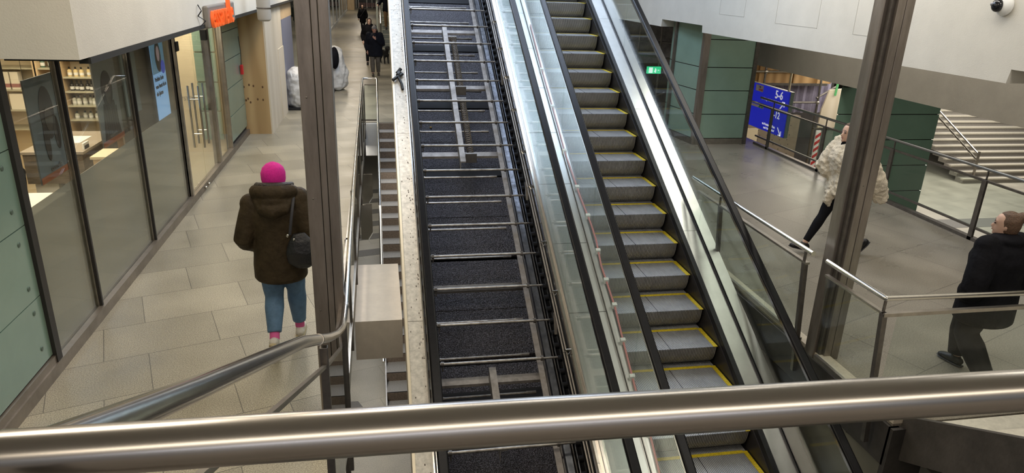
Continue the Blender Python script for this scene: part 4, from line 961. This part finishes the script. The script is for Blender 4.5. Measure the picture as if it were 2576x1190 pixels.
# ================================================================== PEOPLE
SKIN = mat('skin', (.56, .36, .27), .5); SKINR = mat('skin_ruddy', (.50, .27, .20), .5)
LIP = mat('lip', (.36, .12, .11), .5); EYEM = mat('eye_dark', (.03, .02, .02), .2)
def organic(mb, name, m, parent, voxel, M, smooth_it=2, label=None):
    """one watertight surface from overlapping shells"""
    bmesh.ops.recalc_face_normals(mb.bm, faces=mb.bm.faces)
    mb.bm.transform(M)
    off = worldloc(parent)
    for v in mb.bm.verts: v.co -= off
    me = bpy.data.meshes.new(name); mb.bm.to_mesh(me); mb.bm.free()
    o = bpy.data.objects.new(name, me); o.parent = parent; COL.objects.link(o); me.materials.append(m)
    r = o.modifiers.new('remesh', 'REMESH'); r.mode = 'VOXEL'; r.voxel_size = voxel; r.use_smooth_shade = True
    if smooth_it:
        s_ = o.modifiers.new('smooth', 'SMOOTH'); s_.iterations = smooth_it; s_.factor = .5
    if label: o['label'] = label
    return o
def lrp(a, b, t): return tuple(a[i]+(b[i]-a[i])*t for i in range(3))
def limb(mb, a, b, c, ra, rb, rc, seg=12):
    mb.tube([lrp(a, b, -.03), a, lrp(a, b, .35), lrp(a, b, .8), b, lrp(b, c, .3), lrp(b, c, .85), c], [ra*.8, ra, ra*1.02, (ra+rb)/2, rb*1.03, rb*1.08, rc*1.05, rc], seg)
def hand(mb, wr, dr, side, curl=.5, up=(0, 0, 1)):
    """palm, four unequal curled fingers and a thumb leaving the side of the palm"""
    W = Vector(wr); d = Vector(dr).normalized(); n = Vector(up); n = (n-d*n.dot(d)).normalized(); s_ = d.cross(n)*side
    mb.tube([W-d*.02, W+d*.03, W+d*.07, W+d*.09], [(.026, .018), (.034, .017), (.041, .016), (.038, .013)], 12, ref=tuple(d.cross(n)))
    for k, L in enumerate((.072, .08, .074, .058)):
        b = W+d*.085+s_*(.030-.0195*k); a1 = curl*.6; a2 = curl*1.5
        p1 = b+(d*math.cos(a1)-n*math.sin(a1))*L*.5; p2 = p1+(d*math.cos(a2)-n*math.sin(a2))*L*.45
        mb.tube([b-d*.02, b, p1, p2], [.009, .0095, .0085, .0065], 8)
    b = W+d*.03+s_*.03
    p1 = b+(s_*.7+d*.6-n*.3).normalized()*.04; p2 = p1+(s_*.25+d*.9-n*.4).normalized()*.032
    mb.tube([b-s_*.012, b, p1, p2], [.012, .0125, .010, .0075], 8)
def head_mesh(mb, c, R):
    """c = centre of the skull, R = rotation (3x3) of the head; face looks along local +Y"""
    def P(x, y, z): return Vector(c) + R @ Vector((x, y, z))
    rings = [(-.115, .028, .035, .020), (-.10, .050, .060, .018), (-.07, .060, .082, .012), (-.035, .068, .090, .004), (0, .073, .095, 0), (.04, .075, .097, -.004), (.075, .066, .085, -.006), (.10, .046, .058, -.008), (.117, .018, .022, -.008)]
    mb.tube([P(0, r[3], r[0]) for r in rings], [(r[1], r[2]) for r in rings], 20, ref=tuple(R @ Vector((1, 0, 0))))
    mb.tube([P(0, .088, .012), P(0, .108, -.018), P(0, .112, -.03), P(0, .095, -.038)], [.007, .011, .013, .008], 8)     # nose
    mb.ell(P(0, .083, -.095), (.02, .018, .016), 10, 8)
    mb.ell(P(0, .091, -.058), (.024, .01, .011), 10, 8)
    for s_ in (-1, 1):
        mb.ell(P(.075*s_, -.005, -.012), (.010, .020, .031), 10, 8)
        mb.ell(P(.033*s_, .082, .024), (.022, .012, .008), 8, 6)
def person(label, loc, facing, height, pose, clothes, voxel=.012, lean=0, face=False):
    """pose: joint positions in metres for a 1.70 m figure facing +Y; x to the figure's right"""
    t = thing('person', label, 'person', loc)
    k = height/1.70
    M = Matrix.Translation(loc) @ Matrix.Rotation(math.radians(facing), 4, 'Z') @ Matrix.Rotation(math.radians(lean), 4, 'X') @ Matrix.Scale(k, 4)
    J = dict(neck=(0, 0, 1.45), chest=(0, .0, 1.27), waist=(0, 0, 1.06), hip=(0, 0, .92),
             hR=(.09, 0, .90), kR=(.10, .06, .50), aR=(.10, .03, .09), hL=(-.09, 0, .90), kL=(-.10, .06, .50), aL=(-.10, .03, .09),
             sR=(.19, 0, 1.39), eR=(.25, -.02, 1.10), wR=(.24, .10, .88), sL=(-.19, 0, 1.39), eL=(-.25, -.02, 1.10), wL=(-.24, .10, .88),
             footR=0, footL=0, turn=0, tilt=0)
    J.update(pose)
    HR = (Matrix.Rotation(math.radians(J['turn']), 3, 'Z') @ Matrix.Rotation(math.radians(J['tilt']), 3, 'X'))
    hc = Vector(J['neck']) + Vector((0, .02, .135))
    b = MB()
    b.tube([(0, 0, .84), (0, 0, .90), J['hip'], J['waist'], lrp(J['waist'], J['chest'], .6), J['chest'], lrp(J['chest'], J['neck'], .6), J['neck']],
           [(.12, .09), (.155, .11), (.165, .12), (.135, .095), (.155, .105), (.175, .11), (.15, .085), (.06, .06)], 20)
    b.tube([lrp(J['chest'], J['neck'], .7), J['neck'], hc+Vector((0, -.01, -.05))], [.065, .056, .053], 12)
    head_mesh(b, hc, HR)
    for S_ in 'RL':
        limb(b, J['s'+S_], J['e'+S_], J['w'+S_], .052, .040, .028)
        limb(b, J['h'+S_], J['k'+S_], J['a'+S_], .082, .055, .036)
        a = Vector(J['a'+S_]); an = math.radians(J['foot'+S_]); fd = Vector((0, math.cos(an), -math.sin(an))); up = Vector((0, math.sin(an), math.cos(an)))
        b.tube([a-fd*.05-up*.045, a-fd*.02-up*.04, a+fd*.07-up*.045, a+fd*.16-up*.06], [.03, .036, .036, .024], 10)
        d = J.get('hand'+S_) or tuple(Vector(J['w'+S_])-Vector(J['e'+S_]))
        hand(b, J['w'+S_], d, 1 if S_ == 'R' else -1, J.get('curl', .5), J.get('palm'+S_, (0, 1, .2) if abs(Vector(d).normalized().z) > .8 else (0, 0, 1)))
    organic(b, 'body', clothes.get('skin', SKIN), t, voxel, M, 1)
    if face:
        for nm, pts_, rr, mt in (('eye', (-.033, .033), (.014, .008, .008), EYEM),):
            for x in pts_:
                e = MB(); e.ell(hc + HR @ Vector((x, .089, .008)), rr, 10, 8); e.bm.transform(M); e.build(nm, mt, t, smooth=True)
                e = MB(); e.tube([hc + HR @ Vector((x-.018, .090, .032)), hc + HR @ Vector((x, .094, .036)), hc + HR @ Vector((x+.018, .090, .032))], .0035, 6); e.bm.transform(M); e.build('eyebrow', clothes.get('hairm', EYEM), t)
        e = MB(); e.ell(hc + HR @ Vector((0, .096, -.058)), (.021, .006, .006), 10, 8); e.bm.transform(M); e.build('mouth', LIP, t, smooth=True)
    # trousers
    c = MB()
    c.tube([(0, 0, .80), (0, 0, .88), J['hip'], (0, 0, 1.0)], [(.13, .10), (.17, .125), (.175, .13), (.16, .12)], 20)
    tr = clothes.get('tr', (1.13, 1.18, 1.45)); cuff = clothes.get('cuff', .93)
    for S_ in 'RL':
        a2 = lrp(J['k'+S_], J['a'+S_], cuff)
        limb(c, J['h'+S_], J['k'+S_], a2, .086*tr[0], .055*tr[1], .038*tr[2], 14)
    organic(c, 'trousers', clothes['trousers'], t, voxel, M, 2)
    # shoes
    for S_ in 'RL':
        c = MB()
        a = Vector(J['a'+S_]); an = math.radians(J['foot'+S_]); fd = Vector((0, math.cos(an), -math.sin(an))); up = Vector((0, math.sin(an), math.cos(an)))
        c.tube([a-fd*.075-up*.055, a-fd*.05-up*.045, a+fd*.03-up*.042, a+fd*.11-up*.052, a+fd*.17-up*.062, a+fd*.195-up*.066], [(.026, .025), (.04, .042), (.043, .045), (.046, .036), (.04, .026), (.02, .014)], 14, ref=(1, 0, 0))
        c.tube([a-up*.05, a+up*.005], [.042, .042], 12)
        sh = organic(c, 'shoe', clothes['shoe'], t, min(voxel, .009), M, 2)
        c = MB(); c.tube([a-fd*.08-up*.083, a-fd*.02-up*.086, a+fd*.08-up*.086, a+fd*.16-up*.084, a+fd*.20-up*.08], [(.03, .012), (.042, .013), (.044, .012), (.044, .010), (.02, .006)], 14, ref=(1, 0, 0))
        c.bm.transform(M); c.build('sole', clothes.get('sole', BLACK), sh, smooth=True)
        if 'sock' in clothes:
            c = MB(); c.tube([lrp(J['k'+S_], J['a'+S_], .80), lrp(J['k'+S_], J['a'+S_], 1.0)], [.043, .042], 12); c.bm.transform(M); c.build('sock', clothes['sock'], t, smooth=True)
    # coat with sleeves
    q = clothes['coat']; c = MB(); hem = q.get('hem', .62); f = q.get('fat', 1.0)
    ch, wa, hi = J['chest'], J['waist'], J['hip']
    c.tube([(hi[0], hi[1], hem), (hi[0], hi[1], hem+.03), (hi[0], hi[1], (hem+.95)/2), hi, wa, lrp(wa, ch, .6), ch, lrp(ch, J['neck'], .55), lrp(ch, J['neck'], .9), lrp(ch, J['neck'], 1.1)],
           [(.205*f, .165*f), (.225*f, .185*f), (.225*f, .18*f), (.215*f, .175*f), (.195*f, .16*f), (.215*f, .165*f), (.225*f, .17*f), (.195*f, .145*f), (.115*f, .11*f), (.085, .085)], 24)
    for S_ in 'RL':
        w2 = lrp(J['e'+S_], J['w'+S_], q.get('cover', .97)); fr = q.get('sleeve', 1.0)
        limb(c, lrp(J['s'+S_], J['neck'], .12), J['e'+S_], w2, .088*fr, .076*fr, .058*fr, 14)
        c.ell(J['s'+S_], .085*fr, 12, 8)
    for e_ in q.get('extra', []): c.ell(e_[0], e_[1], 14, 10)
    co = organic(c, 'coat', q['m'], t, voxel, M, q.get('smooth', 3))
    if q.get('fur'):
        tx = bpy.data.textures.get('fur') or bpy.data.textures.new('fur', 'CLOUDS'); tx.noise_scale = .045
        dm = co.modifiers.new('fur', 'DISPLACE'); dm.texture = tx; dm.strength = .045; dm.mid_level = .5
    return t, M, J, hc, HR
def part(mb, name, m, t, M, voxel=None, sm=2, label=None):
    if voxel: return organic(mb, name, m, t, voxel, M, sm, label)
    mb.bm.transform(M); o = mb.build(name, m, t, smooth=True)
    if label: o['label'] = label
    return o
def H(hc, HR, x, y, z): return Vector(hc) + HR @ Vector((x, y, z))

COATB = mat('coat_brown', (.042, .030, .016), .6, spec=.15, noise=(14, .3), bump=(22, .5)); NAVY = mat('coat_navy', (.009, .010, .016), .8, spec=.12, noise=(12, .3), bump=(30, .3))
BLK = mat('coat_black', (.006, .006, .008), .8, spec=.12, noise=(12, .4), bump=(30, .3)); JEAN = mat('jeans_blue', (.085, .16, .26), .7, noise=(18, .22), bump=(60, .1))
PINK = mat('beanie_pink', (.66, .012, .29), .85, noise=(60, .15), bump=(220, .5)); HAIRB = mat('hair_brown', (.10, .055, .03), .55, noise=(80, .4), bump=(120, .5))
HAIRD = mat('hair_dark', (.035, .022, .016), .5, noise=(80, .4)); GREYW = mat('beanie_grey', (.22, .21, .20), .9, bump=(200, .4))
OLIVE = mat('trousers_olive', (.095, .082, .066), .8, noise=(14, .2)); TAN = mat('trousers_tan', (.22, .13, .06), .8, noise=(10, .2)); BTR = mat('trousers_black', (.007, .007, .009), .8, spec=.12)
FUR = mat('fur_cream', (.80, .71, .56), .9, noise=(9, .25), bump=(140, .9)); SHOEW = mat('shoe_white', (.60, .56, .50), .5); SOLE = mat('sole_tan', (.42, .34, .20), .7); SOCK = mat('sock_pink', (.60, .10, .28), .8)

# --- the walking woman with the pink hat
t, M, J, hc, HR = person('person in a bright pink beanie, brown hooded parka and blue jeans walking away', (-.86, 5.72, 0), 0, 1.64,
    dict(hR=(.085, 0, .88), kR=(.10, .10, .50), aR=(.10, .17, .092), hL=(-.085, 0, .88), kL=(-.08, .02, .47), aL=(-.075, -.20, .155), footL=52,
         neck=(0, 0, 1.43), sL=(-.20, 0, 1.34), eL=(-.275, -.05, 1.05), wL=(-.22, .10, .93), eR=(.27, -.04, 1.06), wR=(.24, .11, .93), hip=(0, 0, .90)),
    dict(trousers=JEAN, tr=(1.22, 1.42, 1.62), cuff=.84, shoe=SHOEW, sole=SOLE, sock=SOCK,
         coat=dict(m=COATB, hem=.655, fat=1.0, sleeve=1.08, smooth=3)), voxel=.010)
c = MB(); c.tube([H(hc, HR, 0, -.012, -.035), H(hc, HR, 0, -.012, -.01), H(hc, HR, 0, -.012, .04), H(hc, HR, 0, -.012, .085), H(hc, HR, 0, -.012, .115), H(hc, HR, 0, -.012, .132)], [(.094, .104), (.099, .112), (.100, .114), (.085, .095), (.055, .06), (.018, .018)], 28, ref=(1, 0, 0)); part(c, 'beanie', PINK, t, M)
c = MB(); c.tube([(-.155, .04, 1.44), (-.14, -.06, 1.465), (-.06, -.12, 1.47), (.06, -.12, 1.47), (.14, -.06, 1.465), (.155, .04, 1.44)], [.04, .06, .07, .07, .06, .04], 14)
c.tube([(-.14, -.06, 1.40), (-.08, -.145, 1.34), (0, -.165, 1.315), (.08, -.145, 1.34), (.14, -.06, 1.40)], [.04, .058, .066, .058, .04], 14)
c.tube([(0, -.10, 1.47), (0, -.14, 1.40), (0, -.155, 1.33)], [(.10, .05), (.12, .055), (.10, .04)], 16); part(c, 'hood', COATB, t, M, .010, 2)
c = MB(); c.tube([(-.14, .03, 1.50), (-.125, -.06, 1.515), (-.055, -.115, 1.52), (.055, -.115, 1.52), (.125, -.06, 1.515), (.14, .03, 1.50)], [.02, .028, .034, .034, .028, .02], 12); part(c, 'hood_rim', mat('rim_dark', (.02, .015, .012), .5, bump=(60, .6)), t, M)
# black bag hanging from her right shoulder, a thing of its own
tb = thing('shoulder_bag', 'black shoulder bag with silver clasps on the brown parka', 'bag', (-.66, 5.62, .78))
def BM(mb): mb.bm.transform(M); return mb
c = MB(); c.tube([(.21, -.175, .82), (.21, -.18, .87), (.205, -.19, .97), (.20, -.185, 1.06), (.19, -.175, 1.13)], [(.06, .03), (.125, .055), (.13, .06), (.10, .045), (.05, .02)], 18, ref=(1, 0, 0)); organic(c, 'bag_body', mat('bag_black', (.012, .012, .014), .45, bump=(40, .4)), tb, .010, M, 2)
c = MB(); c.tube([(.12, -.185, 1.12), (.14, -.19, 1.25), (.16, -.12, 1.40), (.16, -.01, 1.46), (.17, .08, 1.42)], [(.012, .006)]*5, 8); BM(c).build('strap', INK, tb, smooth=True)
c = MB(); c.ell((.105, -.21, 1.12), (.012, .008, .016), 10, 8); c.ell((.155, -.222, 1.09), (.010, .008, .012), 10, 8); BM(c).build('clasp', STEEL, tb, smooth=True)

# --- man with grey beanie coming towards the camera
t, M, J, hc, HR = person('man in grey beanie and dark jacket walking this way, hand at chest', (-.09, 23.7, 0), 180, 1.55,
    dict(kR=(.10, .14, .52), aR=(.09, .20, .10), kL=(-.09, .06, .50), aL=(-.10, -.06, .09), eL=(-.27, .03, 1.10), wL=(-.03, .20, 1.27), handL=(.5, .1, .55), palmL=(0, -1, 0),
         eR=(.27, -.03, 1.08), wR=(.25, .07, .86), tilt=-6),
    dict(trousers=OLIVE, tr=(1.18, 1.4, 1.7), shoe=mat('boot_brown', (.06, .05, .035), .6), skin=SKINR, coat=dict(m=NAVY, hem=.66, fat=1.22, sleeve=1.35)), voxel=.013, face=True)
c = MB(); c.tube([H(hc, HR, 0, -.01, .03), H(hc, HR, 0, -.01, .07), H(hc, HR, 0, -.012, .11), H(hc, HR, 0, -.012, .14)], [(.088, .108), (.086, .104), (.06, .075), (.02, .02)], 20, ref=(1, 0, 0)); part(c, 'beanie', GREYW, t, M)
# --- woman behind him
t, M, J, hc, HR = person('woman with dark tied hair and black coat just behind the man in the beanie', (-.27, 26.8, 0), 178, 1.60,
    dict(turn=6, kR=(.1, .12, .5), aR=(.1, .18, .1), eR=(.27, -.05, 1.1), eL=(-.27, -.03, 1.1)),
    dict(trousers=BTR, shoe=BLACK, coat=dict(m=BLK, hem=.68, fat=1.0, sleeve=1.05, extra=[((0, -.05, 1.47), (.14, .12, .06))])), voxel=.014, face=True)
c = MB(); c.tube([H(hc, HR, 0, -.03, -.10), H(hc, HR, 0, -.025, -.02), H(hc, HR, 0, -.02, .06), H(hc, HR, 0, -.015, .115), H(hc, HR, 0, -.015, .135)], [(.07, .07), (.092, .09), (.090, .098), (.06, .07), (.02, .02)], 18, ref=(1, 0, 0)); part(c, 'hair', HAIRD, t, M)
# --- woman far back
t, M, J, hc, HR = person('woman far down the corridor in a long black coat with a bag strap across', (-.78, 42.5, 0), 182, 1.46,
    dict(kR=(.08, .12, .5), aR=(.06, .12, .10), kL=(-.08, .02, .5), aL=(-.06, -.10, .1), eR=(.27, -.02, 1.08), eL=(-.27, 0, 1.08), wR=(.27, .02, .85), wL=(-.25, .04, .85)),
    dict(trousers=BTR, shoe=mat('boot_brown', (0, 0, 0)), coat=dict(m=BLK, hem=.60, fat=.95)), voxel=.016, face=True)
c = MB(); c.tube([H(hc, HR, 0, -.03, -.13), H(hc, HR, 0, -.025, -.02), H(hc, HR, 0, -.02, .06), H(hc, HR, 0, -.015, .12)], [(.09, .07), (.095, .09), (.088, .098), (.03, .03)], 16, ref=(1, 0, 0)); part(c, 'hair', HAIRD, t, M)
c = MB(); c.tube([(-.12, .17, 1.40), (0, .185, 1.2), (.17, .18, .98)], .012, 6); part(c, 'bag_strap', INK, t, M)
# --- man on the far stairs
t, M, J, hc, HR = person('man in dark jacket and tan trousers coming down the far corridor stairs', (.48, 32.45, .85), 182, 1.72,
    dict(kR=(.1, .14, .52), aR=(.09, .10, .10), kL=(-.09, .1, .53), aL=(-.09, -.14, .20), wR=(.42, .18, 1.02), eR=(.33, 0, 1.1), handR=(.1, 1, -.2)),
    dict(trousers=TAN, tr=(1.15, 1.3, 1.6), shoe=BLACK, coat=dict(m=NAVY, hem=.72, fat=1.0)), voxel=.016, face=True)
c = MB(); c.tube([H(hc, HR, 0, -.03, -.03), H(hc, HR, 0, -.02, .06), H(hc, HR, 0, -.015, .12)], [(.085, .08), (.082, .096), (.03, .03)], 14, ref=(1, 0, 0)); part(c, 'hair', HAIRD, t, M)
# --- person in the cream fur jacket behind the brown column, striding left
t, M, J, hc, HR = person('person in a cream fur jacket with black trousers striding behind the brown column', (5.48, 7.28, 0), 90, 1.64,
    dict(hip=(0, 0, .90), kR=(.06, .18, .50), aR=(.06, .36, .14), footR=-12, kL=(-.08, -.02, .48), aL=(-.08, -.34, .18), footL=45,
         eR=(.25, .16, 1.12), wR=(.09, .06, 1.02), eL=(-.26, -.20, 1.08), wL=(-.25, -.32, .86), neck=(0, .05, 1.44), chest=(0, .04, 1.27)),
    dict(trousers=BTR, tr=(1.0, 1.05, 1.15), shoe=BLACK, coat=dict(m=FUR, hem=.80, fat=1.12, sleeve=1.45, smooth=2, fur=True, cover=1.35)), voxel=.012, face=True)
c = MB(); c.tube([H(hc, HR, 0, -.03, -.09), H(hc, HR, 0, -.025, -.02), H(hc, HR, 0, -.02, .06), H(hc, HR, 0, -.012, .115), H(hc, HR, 0, -.01, .13)], [(.07, .06), (.09, .088), (.088, .1), (.055, .07), (.02, .02)], 18, ref=(1, 0, 0)); c.ell(H(hc, HR, 0, -.10, .10), .045, 12, 8); part(c, 'hair', HAIRB, t, M)
c = MB(); c.tube([(-.10, .03, 1.46), (0, -.07, 1.46), (.10, .03, 1.46), (0, .13, 1.44), (-.10, .03, 1.46)], .035, 10); part(c, 'scarf', BLK, t, M)
c = MB(); c.tube([(.34, -.02, 1.19), (.36, .10, 1.19), (.30, .22, 1.17)], [.02, .028, .02], 10); part(c, 'dark_gap', BLK, t, M, label='dark stand-in for the gap between fur collar and sleeve')  # black tube put in for the dark gap between collar and sleeve
c = MB(); c.tube([(-.03, .14, .88), (.02, .16, .80), (.03, .18, .70), (0, .16, .64)], [.06, .07, .06, .02], 10); o = part(c, 'fur_trim', FUR, t, M, .012)
dm = o.modifiers.new('fur', 'DISPLACE'); dm.texture = bpy.data.textures['fur']; dm.strength = .04
# --- woman in black at the right edge
t, M, J, hc, HR = person('woman in black coat, brown hair in a bun, behind the angled railing', (4.89, 4.46, 0), 8, 1.47,
    dict(turn=34, kR=(.09, .22, .50), aR=(.09, .20, .10), kL=(-.12, .02, .48), aL=(-.16, -.32, .14), footL=35, eR=(.24, -.10, 1.08), wR=(.17, .02, .86), eL=(-.34, -.08, 1.02), wL=(-.20, .06, .88)),
    dict(trousers=BTR, tr=(1.5, 1.9, 2.3), shoe=BLACK, coat=dict(m=BLK, hem=.62, fat=1.28, sleeve=1.35, cover=1.3, extra=[((0, -.03, 1.46), (.15, .14, .06))])), voxel=.011, face=True)
c = MB(); c.tube([H(hc, HR, 0, -.03, -.07), H(hc, HR, 0, -.03, -.01), H(hc, HR, 0, -.022, .05), H(hc, HR, 0, -.012, .11), H(hc, HR, 0, -.01, .132)], [(.072, .07), (.086, .088), (.086, .10), (.06, .075), (.02, .02)], 18, ref=(1, 0, 0))
c.ell(H(hc, HR, 0, -.10, .09), (.055, .05, .05), 14, 10); c.ell(H(hc, HR, .03, -.12, .07), (.03, .03, .03), 10, 8); part(c, 'hair', HAIRB, t, M, .008, 1)
# --- seated person inside the shop
t, M, J, hc, HR = person('seated person in dark clothes at the white desk inside the shop', (-4.1, 8.45, -.38), 150, 1.55,
    dict(kR=(.12, .42, .86), aR=(.12, .44, .50), kL=(-.12, .42, .86), aL=(-.12, .44, .50), eR=(.26, .08, 1.12), wR=(.15, .36, 1.10), eL=(-.26, .08, 1.12), wL=(-.15, .36, 1.10), tilt=-20),
    dict(trousers=BTR, shoe=BLACK, coat=dict(m=BLK, hem=.86, fat=.9)), voxel=.016)
c = MB(); c.ell(hc+Vector((0, -.02, .03)), (.09, .10, .11)); part(c, 'hair', HAIRD, t, M)
# --- black dog beside the man
t = thing('dog', 'small black curly dog walking beside the man in the grey beanie', 'dog', (.24, 27.2, 0))
M = Matrix.Translation((.24, 27.2, 0)) @ Matrix.Rotation(math.radians(200), 4, 'Z')
c = MB()
c.tube([(0, -.24, .36), (0, -.18, .37), (0, 0, .36), (0, .16, .35), (0, .24, .38)], [(.05, .07), (.085, .10), (.085, .10), (.10, .125), (.06, .07)], 14)
c.tube([(0, .2, .40), (0, .30, .50), (0, .34, .56)], [.075, .06, .06], 12)
c.ell((0, .36, .58), (.07, .085, .07)); c.tube([(0, .40, .57), (0, .47, .545), (0, .50, .54)], [.04, .03, .024], 10)
for s_ in (-1, 1):
    c.tube([(.065*s_, .17, .34), (.07*s_, .16, .20), (.07*s_, .18, .10), (.07*s_, .19, .02), (.07*s_, .23, .015)], [.05, .032, .026, .026, .022], 10)
    c.tube([(.06*s_, -.18, .35), (.075*s_, -.12, .23), (.075*s_, -.22, .13), (.075*s_, -.20, .02), (.075*s_, -.16, .015)], [.065, .042, .026, .025, .022], 10)
    c.tube([(.05*s_, .34, .63), (.085*s_, .35, .58), (.085*s_, .36, .51)], [.018, .026, .016], 8)
c.tube([(0, -.23, .40), (0, -.31, .50), (0, -.27, .58), (0, -.18, .60)], [.022, .035, .04, .03], 10)
organic(c, 'body', mat('dog_black', (.010, .010, .010), .8, bump=(60, 1)), t, .011, M, 1)
c = MB(); c.ell((0, .505, .545), .012); c.bm.transform(M); c.build('nose', INK, t, smooth=True)
c = MB(); c.tube([(0, .24, .44), (.05, .27, .47), (0, .31, .50), (-.05, .27, .47), (0, .24, .44)], .012, 6); c.bm.transform(M); c.build('collar', mat('red', (0, 0, 0)), t)

# --- white builder's bags beyond the plywood
def bigbag(x, y, h, w, label):
    t = thing('rubble_bag', label, 'bag', (x, y, 0))
    c = MB(); c.tube([(x, y, .03), (x, y, .1), (x+.02, y, h*.4), (x-.03, y, h*.7), (x, y+.02, h*.93), (x, y, h)], [(w*.42, w*.40), (w*.52, w*.5), (w*.56, w*.53), (w*.50, w*.47), (w*.40, w*.4), (w*.25, w*.25)], 20)
    o = organic(c, 'sack', mat('bag_white', (.62, .61, .58), .5, noise=(7, .1), bump=(9, .9)), t, .025, Matrix.Identity(4), 1)
    tx = bpy.data.textures.get('folds') or bpy.data.textures.new('folds', 'CLOUDS'); tx.noise_scale = .22
    dm = o.modifiers.new('folds', 'DISPLACE'); dm.texture = tx; dm.strength = .12; dm.texture_coords = 'GLOBAL'
    c = MB(); c.tube([(x-w*.3, y-w*.3, h*.95), (x-w*.1, y-w*.45, h*.55), (x, y-w*.5, h*.3)], [(.02, .006)]*3, 6); c.build('lifting_strap', WHITE, t)
    return t
bigbag(-1.86, 17.65, .92, .62, 'white rubble sack left of the column beside the plywood')
bigbag(-1.30, 20.6, 1.15, .80, 'white rubble sack showing on the right side of the column')
MB().box(-2.12, -1.2, 17.25, 21.2, 0.0, .05).build('black_sheet', BLACK, label='flat black sheet under the white rubble sacks', cat='sheet')
bk = thing('black_coat_pile', 'black bundle lying on the white sack right of the column', 'bundle', (-1.15, 20.2, .8))
c = MB(); c.ell((-1.16, 20.1, .92), (.12, .16, .30)); organic(c, 'cloth', BLK, bk, .025, Matrix.Identity(4), 2)
